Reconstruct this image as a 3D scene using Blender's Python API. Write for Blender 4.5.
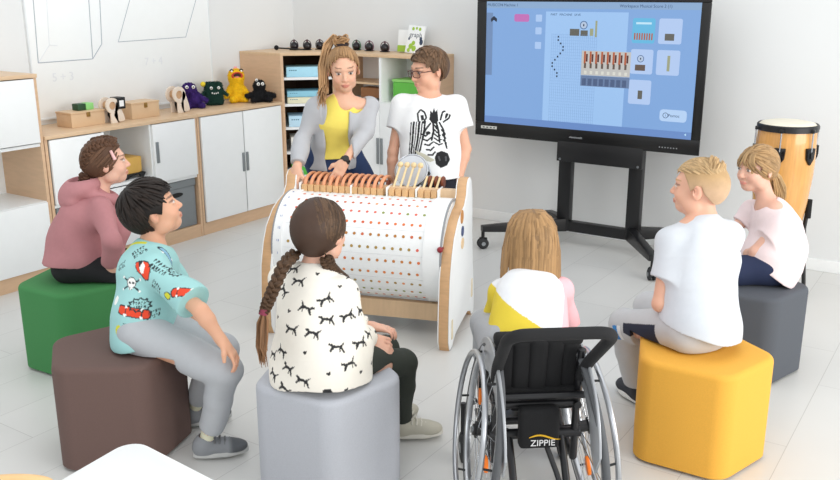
import bpy, bmesh, math, random
import numpy as np
from mathutils import Vector, Matrix, Euler

for o in list(bpy.data.objects):
    bpy.data.objects.remove(o)
SC = bpy.context.scene
COL = SC.collection
R = math.radians
rnd = random.Random(7)

# ------------------------------------------------------------------ camera, world, light, exposure
FPX, PITCH, YAW, CAMH = 880.0, R(15.7), R(33.3), 1.672
cam_d = bpy.data.cameras.new('camera'); cam = bpy.data.objects.new('camera', cam_d); COL.objects.link(cam)
cam_d.sensor_fit = 'HORIZONTAL'; cam_d.sensor_width = 36.0; cam_d.lens = FPX / 840 * 36.0
cam_d.clip_start = 0.05
cam.location = (0, 0, CAMH); cam.rotation_euler = (math.pi / 2 - PITCH, 0, YAW)
SC.camera = cam
world = bpy.data.worlds.new('world'); SC.world = world; world.use_nodes = True
world.node_tree.nodes['Background'].inputs[0].default_value = (0.95, 0.975, 1.0, 1)
world.node_tree.nodes['Background'].inputs[1].default_value = 0.98
def area(name, loc, target, sx, sy, power, color=(1, 1, 1)):
    l = bpy.data.lights.new(name, 'AREA'); l.shape = 'RECTANGLE'; l.size = sx; l.size_y = sy
    l.energy = power; l.color = color
    o = bpy.data.objects.new(name, l); COL.objects.link(o); o.location = loc
    o.rotation_euler = (Vector(target) - Vector(loc)).to_track_quat('-Z', 'Y').to_euler()
    return o
area('window_light', (3.8, 2.9, 1.7), (-1.8, 3.9, 0.7), 4.5, 2.2, 215, (1.0, 0.98, 0.94))
area('rear_fill_light', (-0.2, -1.3, 1.9), (-2.6, 5.2, 0.4), 2.6, 1.6, 22, (0.97, 0.99, 1.0))  # added fill behind the camera, not a window; brightens fronts and lower wall
area('ceiling_light', (-2.0, 2.6, 3.1), (-2.2, 3.0, 0), 4.0, 3.0, 26, (1.0, 0.99, 0.97))
SC.view_settings.view_transform = 'Standard'; SC.view_settings.look = 'None'
SC.view_settings.gamma = 1.0; SC.view_settings.exposure = 0.0
try: SC.view_settings.use_curve_mapping = False
except Exception: pass

# ------------------------------------------------------------------ pixel rays (survey of the photograph)
FW = np.array([-math.sin(YAW) * math.cos(PITCH), math.cos(YAW) * math.cos(PITCH), -math.sin(PITCH)])
RT = np.array([math.cos(YAW), math.sin(YAW), 0.0]); UPV = np.cross(RT, FW); CAMP = np.array([0, 0, CAMH])
def at_depth(x, y, d):                       # point seen at pixel (x, y), d metres along the view axis
    return CAMP + (FW * FPX + RT * (x - 420) + UPV * (240 - y)) * d / FPX
def unit(v):
    v = np.asarray(v, float); return v / max(np.linalg.norm(v), 1e-9)
def azim(a):                                 # horizontal direction: 0 = picture right, 90 = away from camera
    a = R(a) + YAW; return np.array([math.cos(a), math.sin(a), 0.0])

# ------------------------------------------------------------------ colours and materials
def lin(h):
    h = h.lstrip('#'); c = [int(h[i:i + 2], 16) / 255 for i in (0, 2, 4)]
    return tuple(x / 12.92 if x <= 0.04045 else ((x + 0.055) / 1.055) ** 2.4 for x in c)
MATS = {}
def mat(name, hexc, rough=0.5, metal=0.0, var=0.04, vscale=18.0, bump=0.0, bscale=120.0, coat=0.0, emit=None, estr=0.0, stretch=None, spec=0.5, vcol=False, sss=0.0):
    if name in MATS: return MATS[name]
    m = bpy.data.materials.new(name); m.use_nodes = True; nt = m.node_tree; N = nt.nodes; L = nt.links
    b = N['Principled BSDF']; b.inputs['Roughness'].default_value = rough; b.inputs['Metallic'].default_value = metal
    b.inputs['Coat Weight'].default_value = coat; b.inputs['Specular IOR Level'].default_value = spec
    tc = N.new('ShaderNodeTexCoord'); mp = N.new('ShaderNodeMapping'); L.new(tc.outputs['Object'], mp.inputs[0])
    if stretch: mp.inputs['Scale'].default_value = stretch
    nz = N.new('ShaderNodeTexNoise'); nz.inputs['Scale'].default_value = vscale; nz.inputs['Detail'].default_value = 4
    L.new(mp.outputs[0], nz.inputs['Vector'])
    mr = N.new('ShaderNodeMapRange'); L.new(nz.outputs['Fac'], mr.inputs[0])
    mr.inputs[1].default_value = 0.25; mr.inputs[2].default_value = 0.75
    mr.inputs[3].default_value = 1 - var; mr.inputs[4].default_value = 1 + var
    hsv = N.new('ShaderNodeHueSaturation'); L.new(mr.outputs[0], hsv.inputs['Value'])
    if vcol:
        at = N.new('ShaderNodeAttribute'); at.attribute_name = 'Col'; L.new(at.outputs['Color'], hsv.inputs['Color'])
    else:
        hsv.inputs['Color'].default_value = (*lin(hexc), 1)
    L.new(hsv.outputs[0], b.inputs['Base Color'])
    if sss:
        b.inputs['Subsurface Weight'].default_value = sss; b.inputs['Subsurface Radius'].default_value = (0.012, 0.005, 0.003)
        b.inputs['Subsurface Scale'].default_value = 0.6
    if emit:
        b.inputs['Emission Color'].default_value = (*lin(emit), 1); b.inputs['Emission Strength'].default_value = estr
    if bump:
        n2 = N.new('ShaderNodeTexNoise'); n2.inputs['Scale'].default_value = bscale; n2.inputs['Detail'].default_value = 3
        L.new(tc.outputs['Object'], n2.inputs['Vector'])
        bp = N.new('ShaderNodeBump'); bp.inputs['Strength'].default_value = bump; bp.inputs['Distance'].default_value = 0.01
        L.new(n2.outputs['Fac'], bp.inputs['Height']); L.new(bp.outputs[0], b.inputs['Normal'])
    MATS[name] = m; return m
BIRCH = mat('birch', 'd6b391', 0.45, var=0.06, vscale=9, stretch=(1, 1, 6))
BIRCHX = mat('birch_long', 'd8b893', 0.45, var=0.06, vscale=9, stretch=(6, 1, 1))
BIRCHY = mat('birch_top', 'dabb98', 0.42, var=0.05, vscale=8, stretch=(5, 1, 4))
PLYEDGE = mat('plywood_edge', 'd0a67a', 0.5, var=0.1, vscale=14, stretch=(1, 1, 5))
WHITE = mat('white_laminate', 'f1f3f3', 0.35, var=0.01)
WHITEB = mat('white_board', 'f3f6f6', 0.22, var=0.008)
WALL = mat('wall_paint', 'e3e5e5', 0.8, var=0.012, vscale=2, bump=0.03, bscale=200)
BLACKP = mat('black_plastic', '0d0d0f', 0.4, var=0.08)
BLACKM = mat('black_metal', '131315', 0.38, metal=0.0, var=0.08)
CHROME = mat('chrome', 'c9ccd0', 0.18, metal=1.0, var=0.02)
STEEL = mat('brushed_steel', '9a9ea2', 0.32, metal=0.9, var=0.05)
DARKGREY = mat('dark_grey_plastic', '3c3d40', 0.5, var=0.06)
GREYBOX = mat('grey_board', '83888a', 0.75, var=0.04, bump=0.05)
HANDLE = mat('handle_grey', '8f9598', 0.35, metal=0.6, var=0.03)
BLACKF = mat('black_fabric', '121214', 0.9, var=0.15, bump=0.12, bscale=300)
RUBBER = mat('rubber', '2c2d2f', 0.75, var=0.08)

# ------------------------------------------------------------------ mesh helpers
ROOT = {}
def root_inv(o):
    while o.parent is not None: o = o.parent
    return ROOT.get(o.name, Matrix.Identity(4)).inverted()
def tagset(o, label=None, cat=None, group=None, kind=None):
    if label: o['label'] = label
    if cat: o['category'] = cat
    if group: o['group'] = group
    if kind: o['kind'] = kind
    return o
def thing(name, label, cat, loc=(0, 0, 0), rotz=0.0, group=None):
    o = bpy.data.objects.new(name, None); COL.objects.link(o); o.empty_display_size = 0.1
    o.location = loc; o.rotation_euler = (0, 0, rotz)
    ROOT[o.name] = Matrix.Translation(Vector(loc)) @ Matrix.Rotation(rotz, 4, 'Z')
    return tagset(o, label, cat, group)
def frame(o, x, y, z=None):                  # 4x4 with columns x, y, z at origin o
    x = Vector(x).normalized(); y = Vector(y); z = Vector(z).normalized() if z is not None else x.cross(y).normalized()
    y = z.cross(x).normalized(); m = Matrix((x, y, z)).transposed().to_4x4(); m.translation = Vector(o); return m
class MB:
    """collects shapes and links them as one mesh object"""
    def __init__(s): s.bm = bmesh.new(); s.mats = []; s.mi = 0
    def use(s, m):
        if m not in s.mats: s.mats.append(m)
        s.mi = s.mats.index(m); return s
    def _take(s, tb, M=None, smooth=False):
        if M is not None: bmesh.ops.transform(tb, matrix=M, verts=tb.verts)
        vm = [s.bm.verts.new(v.co) for v in tb.verts]
        tb.verts.index_update()
        for f in tb.faces:
            try: nf = s.bm.faces.new([vm[v.index] for v in f.verts])
            except ValueError: continue
            nf.material_index = s.mi; nf.smooth = smooth
        tb.free(); return s
    def box(s, c, size, M=None, bev=0.0, seg=2, rot=None):
        tb = bmesh.new(); bmesh.ops.create_cube(tb, size=1.0)
        bmesh.ops.scale(tb, vec=size, verts=tb.verts)
        if bev > 0: bmesh.ops.bevel(tb, geom=tb.edges[:], offset=min(bev, min(size) * 0.49), segments=seg, affect='EDGES', profile=0.6)
        T = Matrix.Translation(Vector(c))
        if rot is not None: T = T @ rot
        return s._take(tb, (M @ T) if M is not None else T, bev > 0 and seg > 1)
    def span(s, a, b, M=None, bev=0.0, seg=2):            # box from min corner to max corner
        return s.box([(p + q) / 2 for p, q in zip(a, b)], [abs(q - p) for p, q in zip(a, b)], M, bev, seg)
    def prism(s, pts, h0, h1, M=None, bev=0.0, seg=2, vbev=0.0, vseg=4, smooth=False):     # polygon in local xy extruded along z
        tb = bmesh.new(); vs = [tb.verts.new((p[0], p[1], h0)) for p in pts]
        f = tb.faces.new(vs); f.normal_update()
        r = bmesh.ops.extrude_face_region(tb, geom=[f])
        up = [v for v in r['geom'] if isinstance(v, bmesh.types.BMVert)]
        bmesh.ops.translate(tb, vec=(0, 0, h1 - h0), verts=up)
        bmesh.ops.recalc_face_normals(tb, faces=tb.faces)
        if vbev > 0:
            ve = [e for e in tb.edges if abs(e.verts[0].co.z - e.verts[1].co.z) > abs(h1 - h0) * 0.5]
            bmesh.ops.bevel(tb, geom=ve, offset=vbev, segments=vseg, affect='EDGES', profile=0.5)
        if bev > 0:
            he = [e for e in tb.edges if abs(e.verts[0].co.z - e.verts[1].co.z) < 1e-6]
            bmesh.ops.bevel(tb, geom=he, offset=bev, segments=seg, affect='EDGES', profile=0.5)
        return s._take(tb, M, smooth)
    def tube(s, pts, r, n=10, closed=False, M=None, caps=True, flat=None):
        P = [Vector(p) for p in pts]; k = len(P)
        rs = r if isinstance(r, (list, tuple)) else [r] * k
        tb = bmesh.new(); rings = []; nrm = None
        for i in range(k):
            a = P[i - 1] if (i > 0 or closed) else P[i]; b = P[(i + 1) % k] if (i < k - 1 or closed) else P[i]
            t = (b - a).normalized() if (b - a).length > 1e-9 else Vector((0, 0, 1))
            if nrm is None: nrm = t.orthogonal().normalized()
            nrm = (nrm - t * nrm.dot(t)); nrm = nrm.normalized() if nrm.length > 1e-6 else t.orthogonal().normalized()
            bn = t.cross(nrm)
            rings.append([tb.verts.new(P[i] + nrm * (rs[i] * math.cos(2 * math.pi * j / n)) + bn * (rs[i] * math.sin(2 * math.pi * j / n))) for j in range(n)])
        for i in range(k if closed else k - 1):
            A, B = rings[i], rings[(i + 1) % k]
            for j in range(n): tb.faces.new((A[j], A[(j + 1) % n], B[(j + 1) % n], B[j]))
        if caps and not closed:
            tb.faces.new(rings[0][::-1]); tb.faces.new(rings[-1])
        return s._take(tb, M, True)
    def cyl(s, a, b, r, n=20, r2=None, bev=0.0):
        a, b = Vector(a), Vector(b); L_ = (b - a).length; r2 = r if r2 is None else r2
        d = (b - a).normalized()
        M = frame(a, d.orthogonal(), d.cross(d.orthogonal()), d)
        pr = [(0, 0), (r - bev, 0), (r, bev), (r2, L_ - bev), (r2 - bev, L_), (0, L_)] if bev > 0 else [(0, 0), (r, 0), (r, 0), (r2, L_), (r2, L_), (0, L_)]
        return s.lathe(pr, M, n)
    def lathe(s, prof, M=None, n=24, smooth=True):        # (radius, z) profile about local z
        tb = bmesh.new(); rings = []
        for (r, z) in prof:
            if r < 1e-6: rings.append([tb.verts.new((0, 0, z))])
            else: rings.append([tb.verts.new((r * math.cos(2 * math.pi * j / n), r * math.sin(2 * math.pi * j / n), z)) for j in range(n)])
        for A, B in zip(rings, rings[1:]):
            for j in range(n):
                q = [A[j % len(A)], A[(j + 1) % len(A)], B[(j + 1) % len(B)], B[j % len(B)]]
                q2 = []
                for v in q:
                    if v not in q2: q2.append(v)
                if len(q2) > 2: tb.faces.new(q2)
        bmesh.ops.recalc_face_normals(tb, faces=tb.faces)
        return s._take(tb, M, smooth)
    def ball(s, c, r, M=None, seg=16, sq=(1, 1, 1), rot=None):
        tb = bmesh.new(); bmesh.ops.create_uvsphere(tb, u_segments=seg, v_segments=max(6, seg * 2 // 3), radius=r)
        bmesh.ops.scale(tb, vec=sq, verts=tb.verts)
        T = Matrix.Translation(Vector(c))
        if rot is not None: T = T @ rot
        return s._take(tb, (M @ T) if M is not None else T, True)
    def torus(s, c, R_, r, M=None, n=48, m=10, axis='Z'):
        rot = {'Z': Matrix.Identity(4), 'X': Matrix.Rotation(math.pi / 2, 4, 'Y'), 'Y': Matrix.Rotation(math.pi / 2, 4, 'X')}[axis]
        pts = [rot @ Vector((R_ * math.cos(2 * math.pi * i / n), R_ * math.sin(2 * math.pi * i / n), 0)) + Vector(c) for i in range(n)]
        return s.tube(pts, r, m, closed=True, M=M)
    def quad(s, pts, M=None):
        tb = bmesh.new(); tb.faces.new([tb.verts.new(p) for p in pts]); return s._take(tb, M)
    def mesh(s, me, M=None):
        tb = bmesh.new(); tb.from_mesh(me); return s._take(tb, M)
    def obj(s, name, m=None, parent=None, world=True, autosmooth=True, kind=None):
        me = bpy.data.meshes.new(name)
        if parent is not None and world: bmesh.ops.transform(s.bm, matrix=root_inv(parent), verts=s.bm.verts)
        s.bm.to_mesh(me); s.bm.free()
        for mm in (s.mats if s.mats else [m]): me.materials.append(mm)
        if autosmooth:
            try: me.set_sharp_from_angle(angle=R(38))
            except Exception: pass
        o = bpy.data.objects.new(name, me); COL.objects.link(o)
        if parent is not None: o.parent = parent
        if kind: o['kind'] = kind
        return o
    def top(s, name, m, label, cat, base, group=None, kind=None):   # a thing that is one mesh, origin at its base
        bmesh.ops.translate(s.bm, vec=-Vector(base), verts=s.bm.verts)
        o = s.obj(name, m); o.location = base; ROOT[o.name] = Matrix.Translation(Vector(base)); tagset(o, label, cat, group, kind); return o
def text_mesh(s, size, extrude=0.0):
    c = bpy.data.curves.new('txt', 'FONT'); c.body = s; c.size = size; c.align_x = 'CENTER'; c.align_y = 'CENTER'; c.extrude = extrude
    o = bpy.data.objects.new('txt', c); COL.objects.link(o); bpy.context.view_layer.update()
    me = bpy.data.meshes.new_from_object(o.evaluated_get(bpy.context.evaluated_depsgraph_get()))
    bpy.data.objects.remove(o); return me
def copy_tree(o, parent=None):
    c = o.copy(); COL.objects.link(c); c.parent = parent
    for ch in list(o.children): copy_tree(ch, c)
    return c

# ------------------------------------------------------------------ the room
WX, WY = -5.045, 5.75
fl = MB(); fl.span((-5.3, -0.6, -0.1), (1.6, 6.0, 0.0))
mf = bpy.data.materials.new('floor_tiles'); mf.use_nodes = True
def floor_mat(m):
    nt = m.node_tree; N = nt.nodes; L = nt.links; b = N['Principled BSDF']
    tc = N.new('ShaderNodeTexCoord'); sp = N.new('ShaderNodeSeparateXYZ'); cb = N.new('ShaderNodeCombineXYZ')
    L.new(tc.outputs['Object'], sp.inputs[0]); L.new(sp.outputs['Y'], cb.inputs['X'])
    ad = N.new('ShaderNodeMath'); ad.operation = 'ADD'; ad.inputs[1].default_value = 0.49; L.new(sp.outputs['X'], ad.inputs[0]); L.new(ad.outputs[0], cb.inputs['Y'])
    br = N.new('ShaderNodeTexBrick'); L.new(cb.outputs[0], br.inputs['Vector'])
    br.inputs['Scale'].default_value = 1.0; br.inputs['Brick Width'].default_value = 1.1; br.inputs['Row Height'].default_value = 0.275
    br.inputs['Mortar Size'].default_value = 0.0016; br.inputs['Mortar Smooth'].default_value = 0.3; br.offset = 0.4
    br.inputs['Color1'].default_value = (*lin('d7d7d4'), 1); br.inputs['Color2'].default_value = (*lin('d4d4d1'), 1); br.inputs['Mortar'].default_value = (*lin('bab9b6'), 1)
    nz = N.new('ShaderNodeTexNoise'); nz.inputs['Scale'].default_value = 3.0; nz.inputs['Detail'].default_value = 6
    L.new(tc.outputs['Object'], nz.inputs['Vector'])
    mr = N.new('ShaderNodeMapRange'); L.new(nz.outputs['Fac'], mr.inputs[0]); mr.inputs[3].default_value = 0.95; mr.inputs[4].default_value = 1.04
    hs = N.new('ShaderNodeHueSaturation'); L.new(br.outputs['Color'], hs.inputs['Color']); L.new(mr.outputs[0], hs.inputs['Value'])
    L.new(hs.outputs[0], b.inputs['Base Color'])
    r2 = N.new('ShaderNodeMapRange'); L.new(nz.outputs['Fac'], r2.inputs[0]); r2.inputs[3].default_value = 0.28; r2.inputs[4].default_value = 0.42
    L.new(r2.outputs[0], b.inputs['Roughness'])
    bp = N.new('ShaderNodeBump'); bp.inputs['Strength'].default_value = 0.25; bp.inputs['Distance'].default_value = 0.003; bp.invert = True
    L.new(br.outputs['Fac'], bp.inputs['Height']); L.new(bp.outputs[0], b.inputs['Normal'])
floor_mat(mf)
fl.obj('floor', mf, kind='structure')
w = MB(); w.span((WX - 0.12, -0.6, 0), (WX, 5.87, 3.0)); w.obj('wall_left', WALL, kind='structure')
w = MB(); w.span((WX, WY, 0), (1.6, WY + 0.12, 3.0)); w.obj('wall_back', WALL, kind='structure')
w = MB(); w.span((-3.40, WY - 0.014, 0), (1.6, WY, 0.075), bev=0.004); w.obj('baseboard_back', WHITE, kind='structure')

# whiteboard with marker drawings on the left wall
wb = thing('whiteboard', 'large white board on the left wall with faint drawn cuboid and parallelogram', 'whiteboard', (WX, 4.03, 0.91))
MB().span((WX + 0.001, 3.295, 0.905), (WX + 0.014, 4.79, 2.25), bev=0.003).obj('board', WHITEB, wb)
t = MB()
for a, b in [((3.288, .9), (3.296, 2.255)), ((4.788, .9), (4.794, 2.255)), ((3.288, .897), (4.794, .907)), ((3.288, 2.245), (4.794, 2.258))]:
    t.span((WX + 0.001, a[0], a[1]), (WX + 0.018, b[0], b[1]))
t.obj('frame', mat('board_edge', 'e3e7e9', 0.4), wb)
def wline(mb, pts, r=0.0028):
    for (a, b) in zip(pts, pts[1:]):
        mb.tube([(WX + 0.0145, a[0], a[1]), (WX + 0.0145, b[0], b[1])], r, 6)
MARK = mat('marker_grey', 'aab1ba', 0.7); MARKL = mat('marker_pale', 'e2e5e9', 0.7)
K = 0.88
def kk(*pts): return [(a * K, b * K) for a, b in pts]
m1 = MB(); wline(m1, kk((3.82, 2.05), (3.815, 1.85), (3.798, 1.423), (4.251, 1.424), (4.267, 1.848), (4.27, 2.05), (3.82, 2.05)))
wline(m1, kk((4.251, 1.424), (4.344, 1.529), (4.363, 1.847), (4.38, 2.16), (4.27, 2.05)))
m1.obj('cuboid_outline', MARK, wb)
m1 = MB(); wline(m1, kk((3.93, 2.16), (3.92, 1.85), (3.901, 1.542), (3.798, 1.423)), 0.0022); wline(m1, kk((3.901, 1.542), (3.965, 1.535)), 0.0022)
wline(m1, kk((3.82, 2.05), (3.93, 2.16), (4.38, 2.16)), 0.0022)
m1.obj('cuboid_hidden_edges', MARKL, wb)
m1 = MB(); wline(m1, kk((4.637, 1.846), (4.495, 1.537), (5.173, 1.547), (5.31, 1.841), (5.40, 2.05), (4.73, 2.05), (4.637, 1.846)), 0.0024); m1.obj('parallelogram_outline', MARK, wb)
for (yy, zz, s_) in [(3.985, 1.31, '5 + 3'), (4.82, 1.37, '7 + 4')]:
    m1 = MB(); m1.mesh(text_mesh(s_, 0.075, 0.0005), frame((WX + 0.0148, yy * K, zz * K), (0, 1, 0), (0, 0, 1))); m1.obj('marker_note', MARKL, wb)

# ------------------------------------------------------------------ cabinets along the left wall
FX = -4.62                                    # front plane of the row
def door(parent, y0, y1, z0, z1, hy=None, hz=None, x=FX, nm='door'):
    d = MB().span((x - 0.004, y0 + 0.003, z0 + 0.003), (x + 0.014, y1 - 0.003, z1 - 0.003), bev=0.003).obj(nm, WHITE, parent)
    if hy is not None:
        h = MB().span((x + 0.013, hy - 0.011, hz - 0.07), (x + 0.022, hy + 0.011, hz + 0.07), bev=0.003)
        h.obj('handle', HANDLE, d)
    return d
def carcass(parent, y0, y1, z1, cols=(), shelves=(), top=True, end_mat=BIRCH):
    c = MB()
    c.use(BIRCH)
    for y in (y0, y1 - 0.02): c.span((WX + 0.004, y, 0.0), (FX, y + 0.02, z1 - (0.022 if top else 0)), bev=0.001, seg=1)
    c.span((WX + 0.004, y0 + 0.02, 0.0), (FX - 0.004, y1 - 0.02, 0.088))
    c.use(WHITE)
    c.span((WX + 0.004, y0 + 0.02, 0.088), (WX + 0.016, y1 - 0.02, z1 - 0.022))
    for y in cols: c.span((WX + 0.016, y - 0.009, 0.088), (FX - 0.006, y + 0.009, z1 - 0.022))
    for (a, b, z) in shelves: c.span((WX + 0.016, a, z - 0.018), (FX - 0.006, b, z))
    o = c.obj('carcass', None, parent)
    if top: MB().span((WX + 0.004, y0, z1 - 0.022), (FX + 0.012, y1, z1), bev=0.003).obj('top_panel', BIRCHY, parent)
    return o
CT = 0.867
ta = thing('tall_cabinet', 'tall birch cabinet with white flap door, open niche and white drawer at left edge', 'cabinet', (WX + 0.2, 2.5, 0))
carcass(ta, 1.95, 3.045, 1.228, shelves=[(1.97, 3.025, 0.487), (1.97, 3.025, 0.83)])
door(ta, 1.972, 3.022, 0.834, 1.204, nm='flap_door'); door(ta, 1.972, 3.022, 0.09, 0.487, nm='drawer_front')
mi = thing('low_cabinet', 'low birch cabinet with two white upper doors around an open middle niche', 'cabinet', (WX + 0.2, 3.63, 0), group='birch storage units')
c1, c2 = 3.455, 3.825
carcass(mi, 3.05, 4.222, CT, cols=(c1, c2), shelves=[(3.07, c1, 0.448), (c1, c2, 0.50), (c2, 4.2, 0.448)])
door(mi, 3.072, c1, 0.45, 0.843); door(mi, c2, 4.20, 0.45, 0.843, 3.855, 0.655); door(mi, c1, c2, 0.09, 0.48, nm='lower_door')
ri = thing('low_cabinet', 'low birch cabinet with a pair of plain white doors below the plush toys', 'cabinet', (WX + 0.2, 4.66, 0), group='birch storage units')
carcass(ri, 4.226, 5.096, CT)
door(ri, 4.248, 4.658, 0.09, 0.843, 4.640, 0.47); door(ri, 4.662, 5.074, 0.09, 0.843, 4.680, 0.47)

def storage_box(y0, y1, z0, z1, label):
    b = thing('storage_box', label, 'box', (FX - 0.2, (y0 + y1) / 2, z0), group='grey storage boxes in the low cabinet')
    m = MB(); m.span((WX + 0.05, y0, z0), (FX - 0.02, y1, z1 - 0.05), bev=0.006); m.obj('body', GREYBOX, b)
    MB().span((WX + 0.045, y0 - 0.004, z1 - 0.05), (FX - 0.014, y1 + 0.004, z1), bev=0.005).obj('lid', GREYBOX, b)
    MB().prism([(0.055 * math.cos(a) * (1 if abs(math.cos(a)) < .5 else 1), 0.016 * math.sin(a)) for a in np.linspace(0, 2 * math.pi, 20, endpoint=False)], 0, 0.004,
               frame((FX - 0.0205, (y0 + y1) / 2, z0 + (z1 - z0) * 0.72), (0, 1, 0), (0, 0, 1))).obj('hand_hole', BLACKP, b)
storage_box(3.85, 4.185, 0.09, 0.425, 'grey cardboard storage box under the handled door of the low cabinet')
storage_box(3.09, 3.43, 0.09, 0.425, 'grey storage box below the leftmost low cabinet door, behind pink hoodie girl')
# wooden cart in the niche
ca = thing('toy_cart', 'yellow wooden toy cart with black wheels in the open niche', 'toy', (FX - 0.13, 3.70, 0.5))
MB().span((FX - 0.20, 3.63, 0.535), (FX - 0.05, 3.77, 0.64), bev=0.004).obj('cart_body', mat('cart_wood', 'd9ac56', 0.5), ca)
MB().span((FX - 0.21, 3.60, 0.522), (FX - 0.04, 3.79, 0.535), bev=0.003).obj('cart_base', BLACKP, ca)
for x in (FX - 0.19, FX - 0.05):
    for y in (3.635, 3.765):
        MB().cyl((x - 0.008, y, 0.521), (x + 0.008, y, 0.521), 0.02, 16).obj('wheel', BLACKP, ca)

# corner shelf unit (front at 45 degrees) and the double-door cupboard beside it
cs = thing('corner_shelf', 'tall birch corner shelf with five white shelves behind the woman', 'shelf', (-4.75, 5.45, 0))
CP = [(-5.041, 5.10), (-4.62, 5.10), (-4.332, 5.388), (-4.332, 5.746), (-5.041, 5.746)]
ST = 1.232
MB().prism(CP, ST - 0.022, ST, bev=0.002).obj('top_panel', BIRCHX, cs)
p = MB(); p.use(BIRCH); p.span((-5.041, 5.10, 0), (-4.62, 5.12, ST - 0.022)); p.span((-4.352, 5.39, 0), (-4.332, 5.746, ST - 0.022))
p.prism([(-4.62, 5.10), (-4.605, 5.115), (-4.62, 5.13), (-4.635, 5.115)], 0, ST - 0.022); p.use(mat('shelf_back', '5b4635', 0.7))
p.span((-5.035, 5.12, 0), (-5.025, 5.74, ST - 0.022)); p.span((-5.025, 5.73, 0), (-4.352, 5.74, ST - 0.022)); p.obj('carcass', None, cs)
SH = (1.045, 0.843, 0.662, 0.470, 0.280, 0.09)
for z in SH: MB().prism([(-5.02, 5.125), (-4.635, 5.125), (-4.356, 5.404), (-4.356, 5.725), (-5.02, 5.725)], z - 0.02, z).obj('shelf', WHITE, cs)
d45 = Vector((1, 1, 0)).normalized(); n45 = Vector((1, -1, 0)).normalized()
def on_corner(s0, s1, dep0, dep1, z0, z1):          # box placed along the diagonal front
    o = Vector((-4.62, 5.10, 0)); M = frame(o, d45, -n45, (0, 0, 1)); return M, (s0, dep0, z0), (s1, dep1, z1)
def cbox(name, label, hexes, s0, s1, z, h, cat='box', dep=0.26, group='boxes on the corner shelf', stripe=None):
    M, a, b = on_corner(s0, s1, 0.035, dep, z + 0.001, z + h)
    c = M @ Vector(((s0 + s1) / 2, 0.14, z + 0.001))
    o = thing(name, label, cat, c, group=group)
    MB().span(a, b, M, bev=0.003).obj('carton', mat('carton_' + hexes, hexes, 0.5), o)
    if stripe:
        MB().span((s0, 0.034, z + h * 0.1), (s1, 0.0352, z + h * 0.5), M).obj('printed_band', mat('band_' + stripe, stripe, 0.5), o)
    m = MB()
    for q in range(4): m.span((s0 + 0.02 + 0.016 * q, 0.0338, z + h * 0.62), (s0 + 0.03 + 0.016 * q, 0.0349, z + h * 0.72), M)
    m.obj('printed_lettering', mat('print_dark', '4d7f95', 0.6), o)
    return o
cbox('game_box', 'wide pale blue game box on the top corner shelf', 'a9dcf0', 0.045, 0.37, SH[0], 0.078)
cbox('game_box', 'pale blue flat box on top of a cream one on the second corner shelf', '8cc7dc', 0.045, 0.30, SH[1] + 0.05, 0.045)
cbox('game_box', 'cream flat box under a blue one on the second corner shelf', 'e6e2c4', 0.045, 0.30, SH[1], 0.048)
cbox('game_box', 'small light blue box on the third corner shelf', 'bfe0f2', 0.05, 0.24, SH[2], 0.085)
cbox('game_box', 'white carton with square prints on the fourth corner shelf', 'e9e7df', 0.06, 0.20, SH[3], 0.11, stripe='d8d6cc')
cbox('game_box', 'bright green box on the corner shelf just above the woman\'s hand', '57b947', 0.06, 0.36, SH[4], 0.10)
cbox('game_box', 'dark red box on the lowest corner shelf', '7a2f2c', 0.06, 0.3, SH[5], 0.12)

cu = thing('double_cupboard', 'birch cupboard with two open compartments over white double doors behind the boy', 'cupboard', (-3.9, 5.57, 0))
X0, X1, FY = -4.330, -3.47, 5.39
p = MB(); p.use(BIRCH); p.span((X0, FY, 0), (X0 + 0.02, WY - 0.004, ST - 0.022)); p.span((X1 - 0.02, FY, 0), (X1, WY - 0.004, ST - 0.022))
p.span((X0 + 0.02, FY + 0.004, 0), (X1 - 0.02, WY - 0.004, 0.088))
p.use(WHITE); p.span((X0 + 0.02, WY - 0.02, 0.088), (X1 - 0.02, WY - 0.004, ST - 0.022)); p.span((-3.909, FY + 0.003, 0.88), (-3.888, WY - 0.02, ST - 0.022))
p.span((X0 + 0.02, FY + 0.006, 0.86), (X1 - 0.02, WY - 0.02, 0.88)); p.obj('carcass', None, cu)
MB().span((X0, FY - 0.006, ST - 0.022), (X1, WY - 0.004, ST), bev=0.002).obj('top_panel', BIRCHX, cu)
p = MB(); p.span((X0 + 0.022, FY + 0.05, 1.0), (-3.912, WY - 0.02, 1.014)); p.obj('shelf', BIRCHX, cu)
for (a, b, hx) in ((X0 + 0.022, -3.899, -3.915), (-3.897, X1 - 0.022, -3.880)):
    d = MB().span((a, FY - 0.014, 0.09), (b, FY + 0.004, 0.876), bev=0.003).obj('door', WHITE, cu)
    MB().span((hx - 0.011, FY - 0.022, 0.41), (hx + 0.011, FY - 0.0135, 0.61), bev=0.003).obj('handle', HANDLE, d)
o = thing('fabric_bin', 'bright green bin with white lid strip in the right cupboard compartment', 'box', (-3.72, 5.56, 0.881))
GRN = mat('bin_green', '62b946', 0.6); MB().span((-3.83, 5.46, 0.881), (-3.58, 5.66, 1.03), bev=0.008).obj('body', GRN, o)
MB().span((-3.835, 5.455, 1.03), (-3.575, 5.665, 1.05), bev=0.005).obj('lid', mat('bin_lid', '8fd070', 0.6), o)
o = thing('wooden_instrument', 'small brown wooden instrument in the left cupboard compartment', 'instrument', (-4.02, 5.5, 0.881))
MB().span((-4.12, 5.44, 0.90), (-3.925, 5.56, 0.975), bev=0.01).obj('body', mat('brown_wood', '8a5a34', 0.5), o)
m = MB(); m.ball((-4.08, 5.47, 0.895), 0.013); m.ball((-3.96, 5.47, 0.895), 0.013); m.obj('foot', BLACKP, o)

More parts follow.
